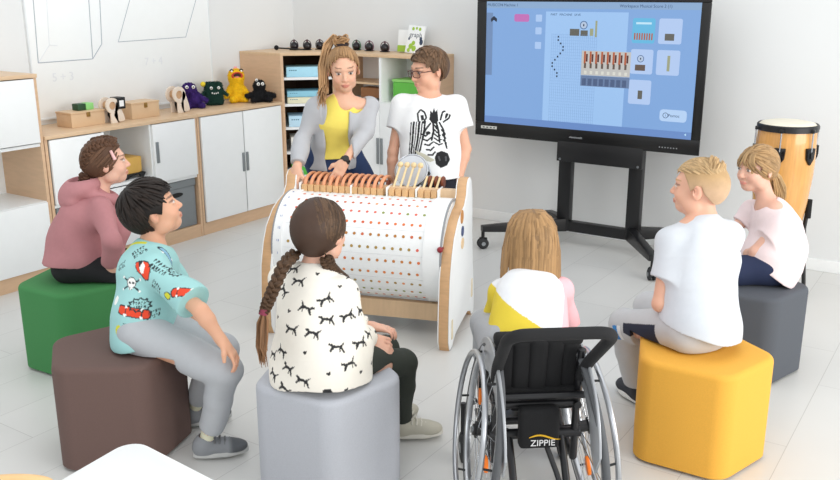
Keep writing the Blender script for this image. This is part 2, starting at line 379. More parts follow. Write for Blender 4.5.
# ------------------------------------------------------------------ things on the low cabinets
def wooden_box(y0, y1, x0, x1, h, label):
    b = thing('wooden_box', label, 'box', ((x0 + x1) / 2, (y0 + y1) / 2, CT), group='wooden boxes on the low cabinets')
    MB().span((x0, y0, CT), (x1, y1, CT + h), bev=0.004).obj('body', BIRCHX, b)
    MB().span((x0 - 0.003, y0 - 0.003, CT + h), (x1 + 0.003, y1 + 0.003, CT + h + 0.012), bev=0.003).obj('lid', BIRCHX, b)
    MB().span((x1, (y0 + y1) / 2 - 0.012, CT + h * 0.72), (x1 + 0.007, (y0 + y1) / 2 + 0.012, CT + h + 0.006), bev=0.002).obj('clasp', mat('brass', 'a8834a', 0.35, metal=0.8), b)
wooden_box(3.34, 3.585, -4.905, -4.755, 0.082, 'light wooden box with brass clasp carrying green blocks')
wooden_box(3.80, 4.03, -4.90, -4.76, 0.095, 'light wooden box with brass clasp between the two wheel toys')
for (y, hx, lb) in ((3.455, '1f4a2a', 'dark green toy block on the lid of the wooden box'), (3.515, '8ed37f', 'pale green toy block on the lid of the wooden box')):
    m = MB(); m.span((-4.86, y - 0.028, CT + 0.094), (-4.80, y + 0.028, CT + 0.136), bev=0.004); m.top('toy_block', mat('block_' + hx, hx, 0.5), lb, 'toy', (-4.83, y, CT + 0.094), group='green toy blocks')
def wheel_toy(y, x, h, label, dark):
    b = thing('wheel_toy', label, 'toy', (x, y, CT), group='curved plywood toys')
    PALE = mat('pale_plywood', 'e6d8c8', 0.5, var=0.05)
    Rt, zt, yt = h * .30, h * .68, -.030
    for s in (-.034, .034):                   # ring on top running into a leg that leans to the right
        M = frame((x + s, y, CT), (0, 1, 0), (0, 0, 1))
        m = MB(); m.lathe([(Rt * .52, -.006), (Rt, -.006), (Rt, .006), (Rt * .52, .006), (Rt * .52, -.006)], M @ Matrix.Translation((yt, zt, 0)), 32)
        m.prism([(yt + Rt * .55, zt + Rt * .55), (yt + Rt * .95, zt + Rt * .2), (.050, h * .30), (.058, h * .10), (.048, .008), (.02, .004), (-.004, .016), (-.008, h * .14), (.0, h * .30), (yt + Rt * .50, zt - Rt * .45)], -.006, .006, M, bev=.002, vbev=.006, vseg=3)
        m.prism([(yt - .02, .0), (yt + .035, .0), (yt + .03, .02), (yt + .005, zt - Rt * .8), (yt - .02, zt - Rt * .75)], -.005, .005, M, bev=.002)
        m.obj('side_plate', PALE, b)
    m = MB(); m.cyl((x - .03, y + yt, CT + zt), (x + .03, y + yt, CT + zt), Rt * .5, 24); m.obj('drum', mat('toy_drum', 'c9a27c', 0.5), b)
    m = MB(); m.cyl((x - .03, y + .025, CT + h * .16), (x + .03, y + .025, CT + h * .16), .022, 20); m.obj('roller', mat('toy_roller', 'b98d63', 0.5), b)
    if dark:
        m = MB(); m.span((x - .03, y + .005, CT + h * .52), (x + .045, y + .066, CT + h * .97), bev=.004); o2 = m.obj('black_panel', BLACKP, b)
        m = MB(); m.span((x + .0445, y + .018, CT + h * .62), (x + .0462, y + .052, CT + h * .85)); m.obj('white_print', WHITE, o2)
wheel_toy(3.655, -4.76, 0.165, 'curved plywood toy with a black panel between the wooden boxes', True)
wheel_toy(4.235, -4.79, 0.185, 'curved pale plywood toy beside the purple plush', False)

# things on top of the corner shelf and cupboard
ml = thing('mallet', 'black headed mallet lying on top of the corner shelf', 'mallet', (-4.75, 5.42, ST))
MB().tube([(-4.87, 5.36, ST + 0.016), (-4.66, 5.43, ST + 0.008)], 0.006, 8).obj('stick', BLACKP, ml)
MB().ball((-4.885, 5.355, ST + 0.019), 0.019).obj('mallet_head', BLACKF, ml)
BR = mat('bell_black', '19141a', 0.25, var=0.2); BW = mat('bell_wine', '4a1f2c', 0.35)
def hand_bell(x, y, label, hoop):
    b = thing('bell_toy', label, 'bell', (x, y, ST), group='round black bell toys on the shelf top')
    MB().ball((x, y, ST + 0.032), 0.032, sq=(1, 1, 1)).obj('ball_body', BR, b)
    hp = MB(); hp.torus((x, y, ST + 0.036), 0.041, 0.0035, frame((0, 0, 0), (1, 0, 0), (0, 1, 0)), 28, 6, 'Y'); hp.obj('hoop', mat('hoop_' + hoop, hoop, 0.4), b)
    kn = MB(); kn.cyl((x, y, ST + 0.06), (x, y, ST + 0.082), 0.007, 10); kn.obj('knob', BW, b)
    MB().box((x, y, ST + 0.003), (0.06, 0.05, 0.006), bev=0.002).obj('foot', BLACKP, b)
bl = ['round black bell toy beside the mallet, first of the row', 'round black bell toy, second from the mallet end', 'round black bell toy next to the woman\'s hair on its mallet side',
      'round black bell toy with green hoop next to the woman\'s ponytail', 'round black bell toy with wine hoop in the middle of the right-hand trio', 'round black bell toy nearest the white and green book box']
for (px, py), lb, hp in zip([(294, 50), (307, 50), (319.5, 49.5), (358, 50), (369, 51), (384.5, 52)], bl, ['3a2a35', '33252d', '33252d', '2f6b45', '6b3350', '5a2a35']):
    d = FW * FPX + RT * (px - 420) + UPV * (240 - py); q = CAMP + d * ((ST - CAMH) / d[2])
    hand_bell(q[0] + 0.004, min(q[1], WY - 0.06), lb, hp)
bk = thing('game_carton', 'white and green game carton leaning on the wall above the cupboard', 'box', (-3.80, 5.64, ST))
Mx = Matrix.Translation((-3.80, 5.69, ST)) @ Matrix.Rotation(R(-6), 4, 'X')
MB().span((-0.115, -0.045, 0.0), (0.09, 0.0, 0.165), Mx, bev=0.003).obj('carton', WHITE, bk)
MB().span((-0.116, -0.0465, 0.002), (0.091, -0.0452, 0.05), Mx).obj('green_band', mat('lime', '9cc13c', 0.5), bk)
Mb = Matrix.Translation((-3.745, 5.615, ST)) @ Matrix.Rotation(R(-13), 4, 'X') @ Matrix.Rotation(R(3), 4, 'Y')
br_ = MB(); br_.span((-0.075, -0.012, 0.0), (0.075, 0.0, 0.205), Mb, bev=0.001); cv = thing('picture_book', 'white picture book with green splashes standing in front of the carton', 'book', (-3.745, 5.61, ST)); br_.obj('cover', WHITE, cv)
m = MB(); m.mesh(text_mesh('graph', 0.05, 0.0004), Mb @ frame((0.0, -0.0126, 0.135), (1, 0, 0), (0, 0, 1))); m.obj('title_lettering', mat('title_grey', '5b6470', 0.6), cv)
m = MB(); m.use(mat('lime', '9cc13c'))
for (x, z, s) in [(-.03, .18, .012), (.0, .185, .01), (.03, .18, .012), (-.01, .075, .016), (-.03, .05, .02), (.0, .035, .02), (-.045, .02, .014)]: m.prism([(x + s * math.cos(a), z + s * 1.1 * math.sin(a)) for a in np.linspace(0, 6.283, 9)[:-1]], 0, 0.0005, Mb @ frame((0, -0.0122, 0), (1, 0, 0), (0, 0, 1)))
m.use(mat('ink_navy', '30405a'))
for (x, z, s) in [(.05, .11, .012), (.058, .085, .016), (-.055, .105, .008)]: m.prism([(x + s * math.cos(a), z + s * 1.4 * math.sin(a)) for a in np.linspace(0, 6.283, 9)[:-1]], 0, 0.0005, Mb @ frame((0, -0.0122, 0), (1, 0, 0), (0, 0, 1)))
m.obj('printed_blots', None, cv)

# ------------------------------------------------------------------ smooth solid modelling (distance fields -> one continuous quad mesh)
class Field:
    def __init__(s, lo, hi, res):
        s.res = res; s.lo = np.asarray(lo, float) - 3 * res; hi = np.asarray(hi, float) + 3 * res
        s.n = np.ceil((hi - s.lo) / res).astype(int) + 1
        s.g = np.full(s.n, 0.5, np.float32)
        s.ax = [s.lo[i] + res * np.arange(s.n[i]) for i in range(3)]
    def _sl(s, lo, hi):
        a = np.clip(np.floor((np.asarray(lo) - s.lo) / s.res).astype(int), 0, s.n - 1); b = np.clip(np.ceil((np.asarray(hi) - s.lo) / s.res).astype(int) + 1, 1, s.n)
        if np.any(b <= a): return None
        return tuple(slice(p, q) for p, q in zip(a, b))
    def _pts(s, sl):
        return (s.ax[0][sl[0]][:, None, None], s.ax[1][sl[1]][None, :, None], s.ax[2][sl[2]][None, None, :])
    def _do(s, f, lo, hi, k, op):
        pad = k + 2.5 * s.res; sl = s._sl(np.asarray(lo) - pad, np.asarray(hi) + pad)
        if sl is None: return s
        X, Y, Z = s._pts(sl); d = f(X, Y, Z).astype(np.float32); g = s.g[sl]
        if op == 'sub': d = -d
        if k > 0:
            h = np.maximum(k - np.abs(g - d), 0) / k
            r = (np.minimum(g, d) - h * h * k * 0.25) if op == 'add' else (np.maximum(g, d) + h * h * k * 0.25)
        else: r = np.minimum(g, d) if op == 'add' else np.maximum(g, d)
        s.g[sl] = r; return s
    def cone(s, a, b, ra, rb, k=0.0, op='add'):
        a = np.asarray(a, float); b = np.asarray(b, float); ab = b - a; L2 = max(ab @ ab, 1e-9); m = max(ra, rb)
        def f(X, Y, Z):
            t = np.clip(((X - a[0]) * ab[0] + (Y - a[1]) * ab[1] + (Z - a[2]) * ab[2]) / L2, 0, 1)
            return np.sqrt((X - a[0] - t * ab[0]) ** 2 + (Y - a[1] - t * ab[1]) ** 2 + (Z - a[2] - t * ab[2]) ** 2) - (ra + (rb - ra) * t)
        return s._do(f, np.minimum(a, b) - m, np.maximum(a, b) + m, k, op)
    def chain(s, pts, rs, k=0.0, op='add'):
        for i in range(len(pts) - 1): s.cone(pts[i], pts[i + 1], rs[i], rs[i + 1], k, op)
        return s
    def ell(s, c, r, M=None, k=0.0, op='add'):          # ellipsoid, M: 3x3 rows = local axes
        c = np.asarray(c, float); r = np.asarray(r, float); M = np.eye(3) if M is None else np.asarray(M); m = max(r)
        def f(X, Y, Z):
            q = [(X - c[0]) * M[i][0] + (Y - c[1]) * M[i][1] + (Z - c[2]) * M[i][2] for i in range(3)]
            k0 = np.sqrt(sum((q[i] / r[i]) ** 2 for i in range(3))); k1 = np.sqrt(sum((q[i] / r[i] ** 2) ** 2 for i in range(3)))
            return k0 * (k0 - 1) / np.maximum(k1, 1e-6)
        return s._do(f, c - m, c + m, k, op)
    def slab(s, a, b, xa, wa, da, wb, db, k=0.0, op='add', p=2.2):   # elliptic tapered segment, xa = lateral axis
        a = np.asarray(a, float); b = np.asarray(b, float); ab = b - a; L = np.linalg.norm(ab); z = ab / L
        x = unit(xa - z * (xa @ z)); y = np.cross(z, x); m = max(wa, wb, da, db)
        def f(X, Y, Z):
            dx, dy, dz = X - a[0], Y - a[1], Z - a[2]
            h = dx * z[0] + dy * z[1] + dz * z[2]; t = np.clip(h / L, 0, 1); e = h - t * L
            W = wa + (wb - wa) * t; D = da + (db - da) * t
            u_ = np.abs(dx * x[0] + dy * x[1] + dz * x[2]) / W; v_ = np.abs(dx * y[0] + dy * y[1] + dz * y[2]) / D
            e_ = np.abs(e) / np.minimum(W, D)
            q = (u_ ** p + v_ ** p + e_ ** p) ** (1 / p)
            return (q - 1) * np.minimum(W, D)
        return s._do(f, np.minimum(a, b) - m, np.maximum(a, b) + m, k, op)
    def rbox(s, c, half, M, r, k=0.0, op='add'):
        c = np.asarray(c, float); M = np.asarray(M); half = np.asarray(half, float)
        def f(X, Y, Z):
            q = [np.abs((X - c[0]) * M[i][0] + (Y - c[1]) * M[i][1] + (Z - c[2]) * M[i][2]) - half[i] + r for i in range(3)]
            o = np.sqrt(sum(np.maximum(t, 0) ** 2 for t in q)); return o + np.minimum(np.maximum(np.maximum(q[0], q[1]), q[2]), 0) - r
        m = np.linalg.norm(half); return s._do(f, c - m, c + m, k, op)
    def cut(s, p, n, k=0.0):                             # remove the side the normal points to
        p = np.asarray(p, float); n = unit(n)
        X, Y, Z = s._pts((slice(None),) * 3); d = ((X - p[0]) * n[0] + (Y - p[1]) * n[1] + (Z - p[2]) * n[2]).astype(np.float32)
        if k > 0:
            h = np.maximum(k - np.abs(s.g - d), 0) / k; s.g = np.maximum(s.g, d) + h * h * k * 0.25
        else: s.g = np.maximum(s.g, d)
        return s
    def cut_near(s, p, n, rad):                          # same, only within rad of p
        p = np.asarray(p, float); n = unit(n)
        def f(X, Y, Z):
            d = (X - p[0]) * n[0] + (Y - p[1]) * n[1] + (Z - p[2]) * n[2]
            r = np.sqrt((X - p[0]) ** 2 + (Y - p[1]) ** 2 + (Z - p[2]) ** 2) - rad
            return np.maximum(-d, r)
        return s._do(f, p - rad, p + rad, 0.0, 'sub')
    def ripple(s, fn):                                   # displace the surface: fn(X, Y, Z) in metres
        X, Y, Z = s._pts((slice(None),) * 3); near = np.abs(s.g) < 0.05
        s.g = np.where(near, s.g + fn(X, Y, Z), s.g).astype(np.float32); return s
    def verts(s):
        g = s.g; neg = g < 0; n = np.array(g.shape)
        cnt = np.zeros(n - 1, np.uint8)
        cs = [(i, j, k) for i in (0, 1) for j in (0, 1) for k in (0, 1)]
        for (i, j, k) in cs: cnt += neg[i:n[0] - 1 + i, j:n[1] - 1 + j, k:n[2] - 1 + k]
        act = (cnt > 0) & (cnt < 8); idx = np.argwhere(act)
        val = {c: g[idx[:, 0] + c[0], idx[:, 1] + c[1], idx[:, 2] + c[2]].astype(float) for c in cs}
        acc = np.zeros((len(idx), 3)); num = np.zeros(len(idx))
        for c in cs:
            for ax in range(3):
                if c[ax] == 0:
                    e = list(c); e[ax] = 1; e = tuple(e); va, vb = val[c], val[e]; m = (va < 0) != (vb < 0)
                    t = np.where(m, va / np.where(np.abs(va - vb) < 1e-12, 1, va - vb), 0)
                    pnt = np.tile(np.array(c, float), (len(idx), 1)); pnt[:, ax] = t
                    acc[m] += pnt[m]; num[m] += 1
        V = s.lo + s.res * (idx + acc / num[:, None])
        vid = np.full(n - 1, -1, np.int32); vid[act] = np.arange(len(idx))
        F = []
        for ax in range(3):
            b, c = (ax + 1) % 3, (ax + 2) % 3
            sl0 = [slice(1, -1)] * 3; sl0[ax] = slice(0, -1); sl1 = list(sl0); sl1[ax] = slice(1, None)
            A, B = neg[tuple(sl0)], neg[tuple(sl1)]
            for flip in (False, True):
                e = np.argwhere((A & ~B) if not flip else (~A & B))
                if len(e) == 0: continue
                off = np.ones(3, int); off[ax] = 0; e = e + off
                q = []
                for (db, dc) in ((-1, -1), (0, -1), (0, 0), (-1, 0)):
                    t = e.copy(); t[:, b] += db; t[:, c] += dc; q.append(vid[t[:, 0], t[:, 1], t[:, 2]])
                q = np.stack(q, 1); F.append(q[:, ::-1] if flip else q)
        F = np.concatenate(F) if F else np.zeros((0, 4), int)
        return V, F[(F >= 0).all(1)]
def relax(V, F, it=2, lam=0.5):
    for _ in range(it):
        acc = np.zeros_like(V); num = np.zeros(len(V))
        for a, b in ((0, 1), (1, 2), (2, 3), (3, 0)):
            for p, q in ((a, b), (b, a)):
                for ax in range(3): acc[:, ax] += np.bincount(F[:, p], V[F[:, q], ax], len(V))
                num += np.bincount(F[:, p], minlength=len(V))
        V = V + lam * (acc / np.maximum(num, 1)[:, None] - V)
    return V
def vnormals(V, F):
    n = np.cross(V[F[:, 2]] - V[F[:, 0]], V[F[:, 3]] - V[F[:, 1]]); N = np.zeros_like(V)
    for i in range(4):
        for ax in range(3): N[:, ax] += np.bincount(F[:, i], n[:, ax], len(V))
    return N / np.maximum(np.linalg.norm(N, axis=1), 1e-12)[:, None]
def mesh_obj(name, V, F, m, parent=None, colors=None, extra=None, kind=None, base=None):
    """V (n,3) world, F (m,4) quads; colors (n,3) linear; extra = list of (V, F, colors) merged in"""
    Vs, Fs, Cs = [V], [F], [colors if colors is not None else np.ones((len(V), 3))]
    off = len(V)
    for (v, f, c) in (extra or []):
        Vs.append(v); Fs.append(np.asarray(f) + off); Cs.append(c); off += len(v)
    V = np.concatenate(Vs); F = np.concatenate(Fs).astype(np.int32); C_ = np.concatenate(Cs)
    if parent is not None:
        M = np.array(root_inv(parent)); V = V @ M[:3, :3].T + M[:3, 3]
    elif base is not None: V = V - np.asarray(base)
    me = bpy.data.meshes.new(name); me.vertices.add(len(V)); me.vertices.foreach_set('co', V.astype(np.float32).ravel())
    me.loops.add(F.size); me.loops.foreach_set('vertex_index', F.ravel()); me.polygons.add(len(F))
    me.polygons.foreach_set('loop_start', np.arange(0, F.size, 4, dtype=np.int32))
    me.update(calc_edges=True); me.validate()
    me.polygons.foreach_set('use_smooth', np.ones(len(me.polygons), bool))
    if colors is not None and len(me.vertices) == len(V):
        a = me.color_attributes.new('Col', 'FLOAT_COLOR', 'POINT')
        a.data.foreach_set('color', np.concatenate([C_, np.ones((len(V), 1))], 1).astype(np.float32).ravel())
    me.materials.append(m)
    o = bpy.data.objects.new(name, me); COL.objects.link(o)
    if parent is not None: o.parent = parent
    elif base is not None:
        o.location = Vector(base); ROOT[o.name] = Matrix.Translation(Vector(base))
    if kind: o['kind'] = kind
    return o
def tuft(V, F, colors, n, length, width, seed, down=0.3, spread=0.6):
    """short fur blades standing on a surface, as extra geometry"""
    rg = np.random.default_rng(seed); N = vnormals(V, F); pick = rg.integers(0, len(V), n)
    p = V[pick]; d = N[pick] + rg.normal(0, spread, (n, 3)) * 0.5; d[:, 2] -= down; d /= np.linalg.norm(d, axis=1)[:, None]
    sd = np.cross(d, rg.normal(0, 1, (n, 3))); sd /= np.linalg.norm(sd, axis=1)[:, None]
    L = length * rg.uniform(0.6, 1.2, (n, 1))
    q = np.stack([p - sd * width, p + sd * width, p + d * L + sd * width * 0.15, p + d * L - sd * width * 0.15], 1).reshape(-1, 3)
    f = np.arange(4 * n).reshape(-1, 4); c = np.repeat(colors[pick] * rg.uniform(0.8, 1.2, (n, 1)), 4, 0)
    return (q, f, np.clip(c, 0, 1))

# ------------------------------------------------------------------ plush monsters on the low cabinet
FUZZ = mat('plush', 'ffffff', 0.95, var=0.12, vscale=60, vcol=True)
PLX = -4.83
def plush_base(name_label, y, x, colhex, build, tufts=2500, group='plush monsters on the low cabinet'):
    t = thing('plush_monster', name_label, 'plush toy', (x, y, CT), group=group)
    f = Field((x - 0.12, y - 0.14, CT), (x + 0.14, y + 0.14, CT + 0.30), 0.004)
    build(f, x, y, CT); f.cut((0, 0, CT + 0.001), (0, 0, -1))
    V, F = f.verts(); V = relax(V, F, 1); c = np.tile(np.array(lin(colhex)), (len(V), 1))
    V[:, 2] = np.maximum(V[:, 2], CT + 0.001)
    ex = tuft(V, F, c, tufts, 0.010, 0.0016, 5); ex[0][:, 2] = np.maximum(ex[0][:, 2], CT + 0.001)
    mesh_obj('body', V, F, FUZZ, t, c, [ex]); return t
def eye(parent, p, r, pupil, look):
    e = MB().ball(p, r, seg=14).obj('eye', mat('toy_eye', 'f2f2ee', 0.25), parent)
    q = Vector(p) + Vector(look).normalized() * r * 0.62
    MB().ball(q, r * 0.5, seg=10).obj('pupil', BLACKP, e)
LK = Vector((0.8, -0.55, 0.1)).normalized(); SD = Vector((0.55, 0.8, 0)).normalized()   # plush faces look into the room; SD = sideways
def side(x, y, z, fwd=0.0, s=0.0): p = Vector((x, y, z)) + LK * fwd + SD * s; return tuple(p)
def b_purple(f, x, y, z):
    f.ell((x, y, z + .06), (.045, .05, .065)); f.ell((x - .01, y - .03, z + .135), (.045, .05, .045), k=.02)
    for s in (-1, 1): f.cone(side(x, y, z + .08, 0, s * .03), side(x, y, z + .05, .02, s * .085), .02, .014, .015); f.cone(side(x, y, z + .02, .01, s * .03), side(x, y, z + .015, .07, s * .05), .02, .018, .015)
pu = plush_base('shaggy purple plush monster, leftmost of the four on the low cabinet', 4.46, PLX - .06, '432777', b_purple, 5000)
for s in (-.02, .026): eye(pu, side(PLX - .07, 4.43, CT + .15, .045, s), .013, 0, LK)
def b_green(f, x, y, z):
    M = [tuple(SD), tuple(LK), (0, 0, 1)]
    f.rbox((x, y, z + .085), (.062, .04, .082), M, .025)
    for s in (-1, 1): f.cone(side(x, y, z + .10, 0, s * .06), side(x, y, z + .07, .015, s * .095), .014, .010, .01)
gr = plush_base('square dark green plush monster with white teeth beside the purple one', 4.66, PLX - .06, '12392f', b_green, 3500)
for s in (-.024, .03): eye(gr, side(PLX - .06, 4.66, CT + .125, .042, s), .0115, 0, LK)
for i, s in enumerate((-.014, 0, .014, .028)): m = MB(); m.box(side(PLX - .06, 4.66, CT + .085 + (0.004 if i in (0, 3) else 0), .041, s - .005), (.009, .007, .011), rot=Matrix.Rotation(R(-34), 4, 'Z')); m.obj('tooth', mat('toy_eye', 'f2f2ee'), gr)
m = MB(); m.ball(side(PLX - .06, 4.66, CT + .155, -.0, -.075), .02, seg=10); m.obj('yellow_pompom', mat('plush_yellow', 'f2d63c', 0.9), gr)
def b_yellow(f, x, y, z):
    f.cone((x, y, z + .05), (x, y, z + .19), .052, .048); f.ell(side(x, y, z + .195, .01, 0), (.056, .056, .052), k=.03)
    for s in (-1, 1): f.cone(side(x, y, z + .10, 0, s * .045), side(x, y, z + .045, .03, s * .085), .024, .02, .02); f.cone(side(x, y, z + .025, .03, s * .025), side(x, y, z + .02, .075, s * .05), .026, .022, .02)
    f.ell(side(x, y, z + .20, .062, 0), (.035, .035, .022), k=.008, op='sub')
ye = plush_base('tall yellow plush monster with wide open red mouth and pink tuft', 4.885, PLX - .05, 'f3c516', b_yellow, 3500)
M_ = frame(side(PLX - .05, 4.885, CT + .198, .04, 0), SD, (0, 0, 1))
m = MB(); m.ball((0, 0, 0), .036, M_, sq=(1, .62, .35)); m.obj('mouth', mat('mouth_dark', '3b0f10', 0.6), ye)
m = MB(); m.torus((0, 0, .012), .036, .008, M_ @ Matrix.Diagonal((1, .66, 1, 1)), 30, 8); m.obj('lips', mat('mouth_red', 'c8452f', 0.8), ye)
m = MB(); m.ball((0, -.012, .006), .02, M_, sq=(1, .5, .5)); m.obj('tongue', mat('tongue_pink', 'e88f86', 0.7), ye)
for s in (-.036, .036):
    m = MB(); m.tube([side(PLX - .05, 4.885, CT + .236, .035, s - .014), side(PLX - .05, 4.885, CT + .246, .035, s), side(PLX - .05, 4.885, CT + .236, .035, s + .014)], .005, 8); m.obj('eyebrow', BLACKF, ye)
    m = MB(); m.ball(side(PLX - .05, 4.885, CT + .232, .038, s), .008, seg=12); m.obj('eye', mat('toy_eye', 'f2f2ee'), ye)
m = MB()
for s in (-.01, 0, .01): m.tube([side(PLX - .05, 4.885, CT + .24, 0, 0), side(PLX - .05, 4.885, CT + .268, 0, s)], [.009, .003], 6)
m.obj('tuft', mat('tuft_pink', 'f0a6b0', 0.9), ye)
def b_black(f, x, y, z):
    f.ell((x, y, z + .05), (.045, .05, .05)); f.ell(side(x, y, z + .12, .0, .0), (.042, .046, .045), k=.02)
    for s in (-1, 1): f.cone(side(x, y, z + .06, 0, s * .04), side(x, y, z + .045, .03, s * .10), .02, .018, .015); f.cone(side(x, y, z + .02, .01, s * .03), side(x, y, z + .018, .075, s * .065), .02, .018, .015)
bk_ = plush_base('small black plush monster with white eyes nearest the corner shelf', 4.985, PLX + .09, '17171a', b_black, 4500)
for s in (-.014, .018): eye(bk_, side(PLX + .09, 4.985, CT + .135, .04, s), .013, 0, LK)
eye(bk_, side(PLX + .09, 4.985, CT + .165, .01, -.02), .012, 0, LK)

# ------------------------------------------------------------------ interactive display on its wheeled stand
TY = 5.386; TX0, TX1, TZ0, TZ1 = -3.072, -1.498, 0.708, 1.672; SX0, SX1, SZ0, SZ1 = -3.0, -1.555, 0.803, 1.615
tv = thing('display_screen', 'large black interactive display showing a blue page, on a wheeled black stand', 'screen', (-2.28, 5.5, 0))
b = MB(); b.span((TX0 + .004, TY + 0.012, TZ0 + .004), (TX1 - .03, TY + 0.07, TZ1 - .004), bev=0.006)
b.obj('housing', BLACKP, tv)
b = MB()
b.span((TX0, TY, SZ1), (TX1, TY + 0.014, TZ1), bev=0.004); b.span((TX0, TY, TZ0), (TX1, TY + 0.014, SZ0), bev=0.004)
b.span((TX0, TY, SZ0), (SX0, TY + 0.014, SZ1), bev=0.004); b.span((SX1, TY, SZ0), (TX1, TY + 0.014, SZ1), bev=0.004)
b.obj('bezel', mat('bezel_black', '0b0b0c', 0.3), tv)
def em(name, hx, s=1.0): return mat(name, '050608', 0.3, emit=hx, estr=s, var=0.0)
MB().span((SX0, TY + 0.004, SZ0), (SX1, TY + 0.012, SZ1)).obj('screen_panel', em('screen_blue', '82aadf', 0.95), tv)
SW, SHT = SX1 - SX0, SZ1 - SZ0
def sp(u_, v_):
    if .31 < u_ < .96: u_ = u_ + .02
    return (SX0 + u_ * SW, SZ1 - v_ * SHT)      # u right, v down, 0..1
lay = [0]
def panel(name, u0, v0, u1, v1, hx, s=1.0, rad=0.0, m=None, layer=1):
    mb = m or MB(); y = TY + 0.004 - 0.0006 * layer
    (x0, z1), (x1, z0) = sp(u0, v0), sp(u1, v1)
    if rad: mb.prism([(x0, -z0), (x1, -z0), (x1, -z1), (x0, -z1)], 0, 0.0005, frame((0, y, 0), (1, 0, 0), (0, 0, -1)), vbev=rad, vseg=3)
    else: mb.span((x0, y, z0), (x1, y + 0.0005, z1))
    if m is None: return mb.obj(name, em('em_' + hx + str(s), hx, s), tv)
panel('top_bar', 0.0, 0.0, 1.0, 0.052, '8fb0d6', .9)
panel('page_panel', 0.305, 0.075, 0.672, 0.96, '9cc2ee', 1.0, layer=1)
panel('side_bar', 0.0, 0.09, 0.034, 0.60, '7391bd', .9)
panel('bottom_bar', 0.0, 0.945, 1.0, 1.0, '6f93cf', .9, layer=2)
panel('pink_button', 0.146, 0.098, 0.222, 0.158, 'c06cb4', 1.0, 0.012)
m = MB()
for v in (.10, .20, .315): panel('', 0.255, v, 0.286, v + .055, '', rad=.006, m=m)
m.obj('tool_buttons', em('tool_pale', 'a9c6ee', 1.0), tv)
m = MB(); y = TY + 0.0026
for i in range(23):
    u_ = .318 + i * .0098; panel('', u_ - .0004, .247, u_ + .0004, .945, '', m=m, layer=2)
for i in range(31):
    v = .25 + i * .023; panel('', .316, v - .0005, .535, v + .0005, '', m=m, layer=2)
m.obj('grid_lines', em('grid_blue', '7b9fd4', .9), tv)
m = MB()
for (uu, vv) in [(2, 0), (2, 1), (3, 2), (4, 3), (4, 4), (3, 5), (2, 6), (1, 7), (0, 8), (0, 9), (1, 10), (2, 11), (2, 12)]:
    u_ = .322 + uu * .0125; v = .262 + vv * .026; panel('', u_, v, u_ + .007, v + .014, '', m=m, layer=3)
m.obj('note_dots', em('ink_dark', '22344f', .6), tv)
m = MB()
for (s_, uu, vv, h) in [('PART', .325, .098, .020), ('MACHINE', .382, .098, .020), ('SAVE', .438, .098, .020), ('• Machine 1', .122, .028, .026), ('Workspace Musical Score 2 (1)', .745, .028, .026)]:
    x, z = sp(uu, vv); m.mesh(text_mesh(s_, h, 0.0002), frame((x, TY + 0.0022, z), (1, 0, 0), (0, 0, 1)))
x, z = sp(.045, .028); m.mesh(text_mesh('MUSICON', .026, 0.0002), frame((x, TY + 0.0022, z), (1, 0, 0), (0, 0, 1)))
x, z = sp(.90, .83); m.mesh(text_mesh('Pomoc', .026, 0.0002), frame((x, TY + 0.0016, z), (1, 0, 0), (0, 0, 1)))
m.obj('page_lettering', em('ink_navy_screen', '3c5a86', .7), tv)
m = MB()
for i in range(9): m.ball((sp(.04, 0)[0] - .0 + (i - 4) * .0045, TY + 0.0022, sp(0, .132 + abs(i - 4) * .004)[1]), .008, sq=(.7, .05, 1.6), seg=8)
m.obj('portrait_icon', em('ink_dark', '22344f', .6), tv)
# instrument pictures on the page
m = MB(); panel('', .467, .37, .694, .56, '', m=m, layer=3); m.obj('instrument_tray', em('tray_beige', 'c9c8c4', .9), tv)
m = MB(); m2 = MB(); m3 = MB(); m4 = MB()
for i in range(8):
    u_ = .478 + i * .0268
    panel('', u_, .375, u_ + .009, .47, '', m=m, layer=4); panel('', u_ + .010, .395, u_ + .018, .455, '', m=m2, layer=4); panel('', u_ + .002, .465, u_ + .012, .505, '', m=m3, layer=4); panel('', u_ + .004, .525, u_ + .016, .55, '', m=m4, layer=4)
m.obj('orange_hammers', em('hammer_orange', 'b8603c', .9), tv); m2.obj('dark_hammers', em('hammer_dark', '5d2a25', .8), tv); m3.obj('small_pins', em('pin_brown', '6b5a50', .8), tv); m4.obj('pale_keys', em('key_pale', 'e2e2d8', .9), tv)
m = MB(); panel('', .467, .562, .694, .645, '', m=m, layer=3); m.obj('lower_tray', em('tray_slate', '6f86ad', .85), tv)
m = MB()
for i in range(8): panel('', .474 + i * .0268, .585, .474 + i * .0268 + .019, .64, '', m=m, layer=4)
m.obj('lower_keys', em('key_slate', '55698f', .8), tv)
def drumlet(u_, v, s, name='drum_picture'):
    m = MB(); x, z = sp(u_, v)
    m.lathe([(0.021 * s, 0), (0.026 * s, 0), (0.026 * s, .0004), (0.021 * s, .0004), (0.021 * s, 0)], frame((x, TY + 0.0012, z), (1, 0, 0), (0, 0, 1)), 24); o = m.obj(name, em('drum_slate', '4f6a98', .85), tv)
    m = MB(); m.lathe([(0, .0), (0.02 * s, 0), (0.02 * s, .0003), (0, .0003)], frame((x, TY + 0.0014, z), (1, 0, 0), (0, 0, 1)), 24); m.obj('drum_skin', em('skin_pale', 'b7c9e2', .95), o)
    m = MB(); m.box((x, TY + .0008, z), (.008 * s, .0004, .014 * s)); m.obj('drum_mark', em('ink_dark', '22344f', .6), o)
drumlet(.470, .175, 1.0)
m = MB(); panel('', .405, .205, .450, .258, '', m=m, layer=3); panel('', .456, .215, .490, .258, '', m=m, layer=2); m.obj('block_picture', em('block_dark', '6b6a63', .8), tv)
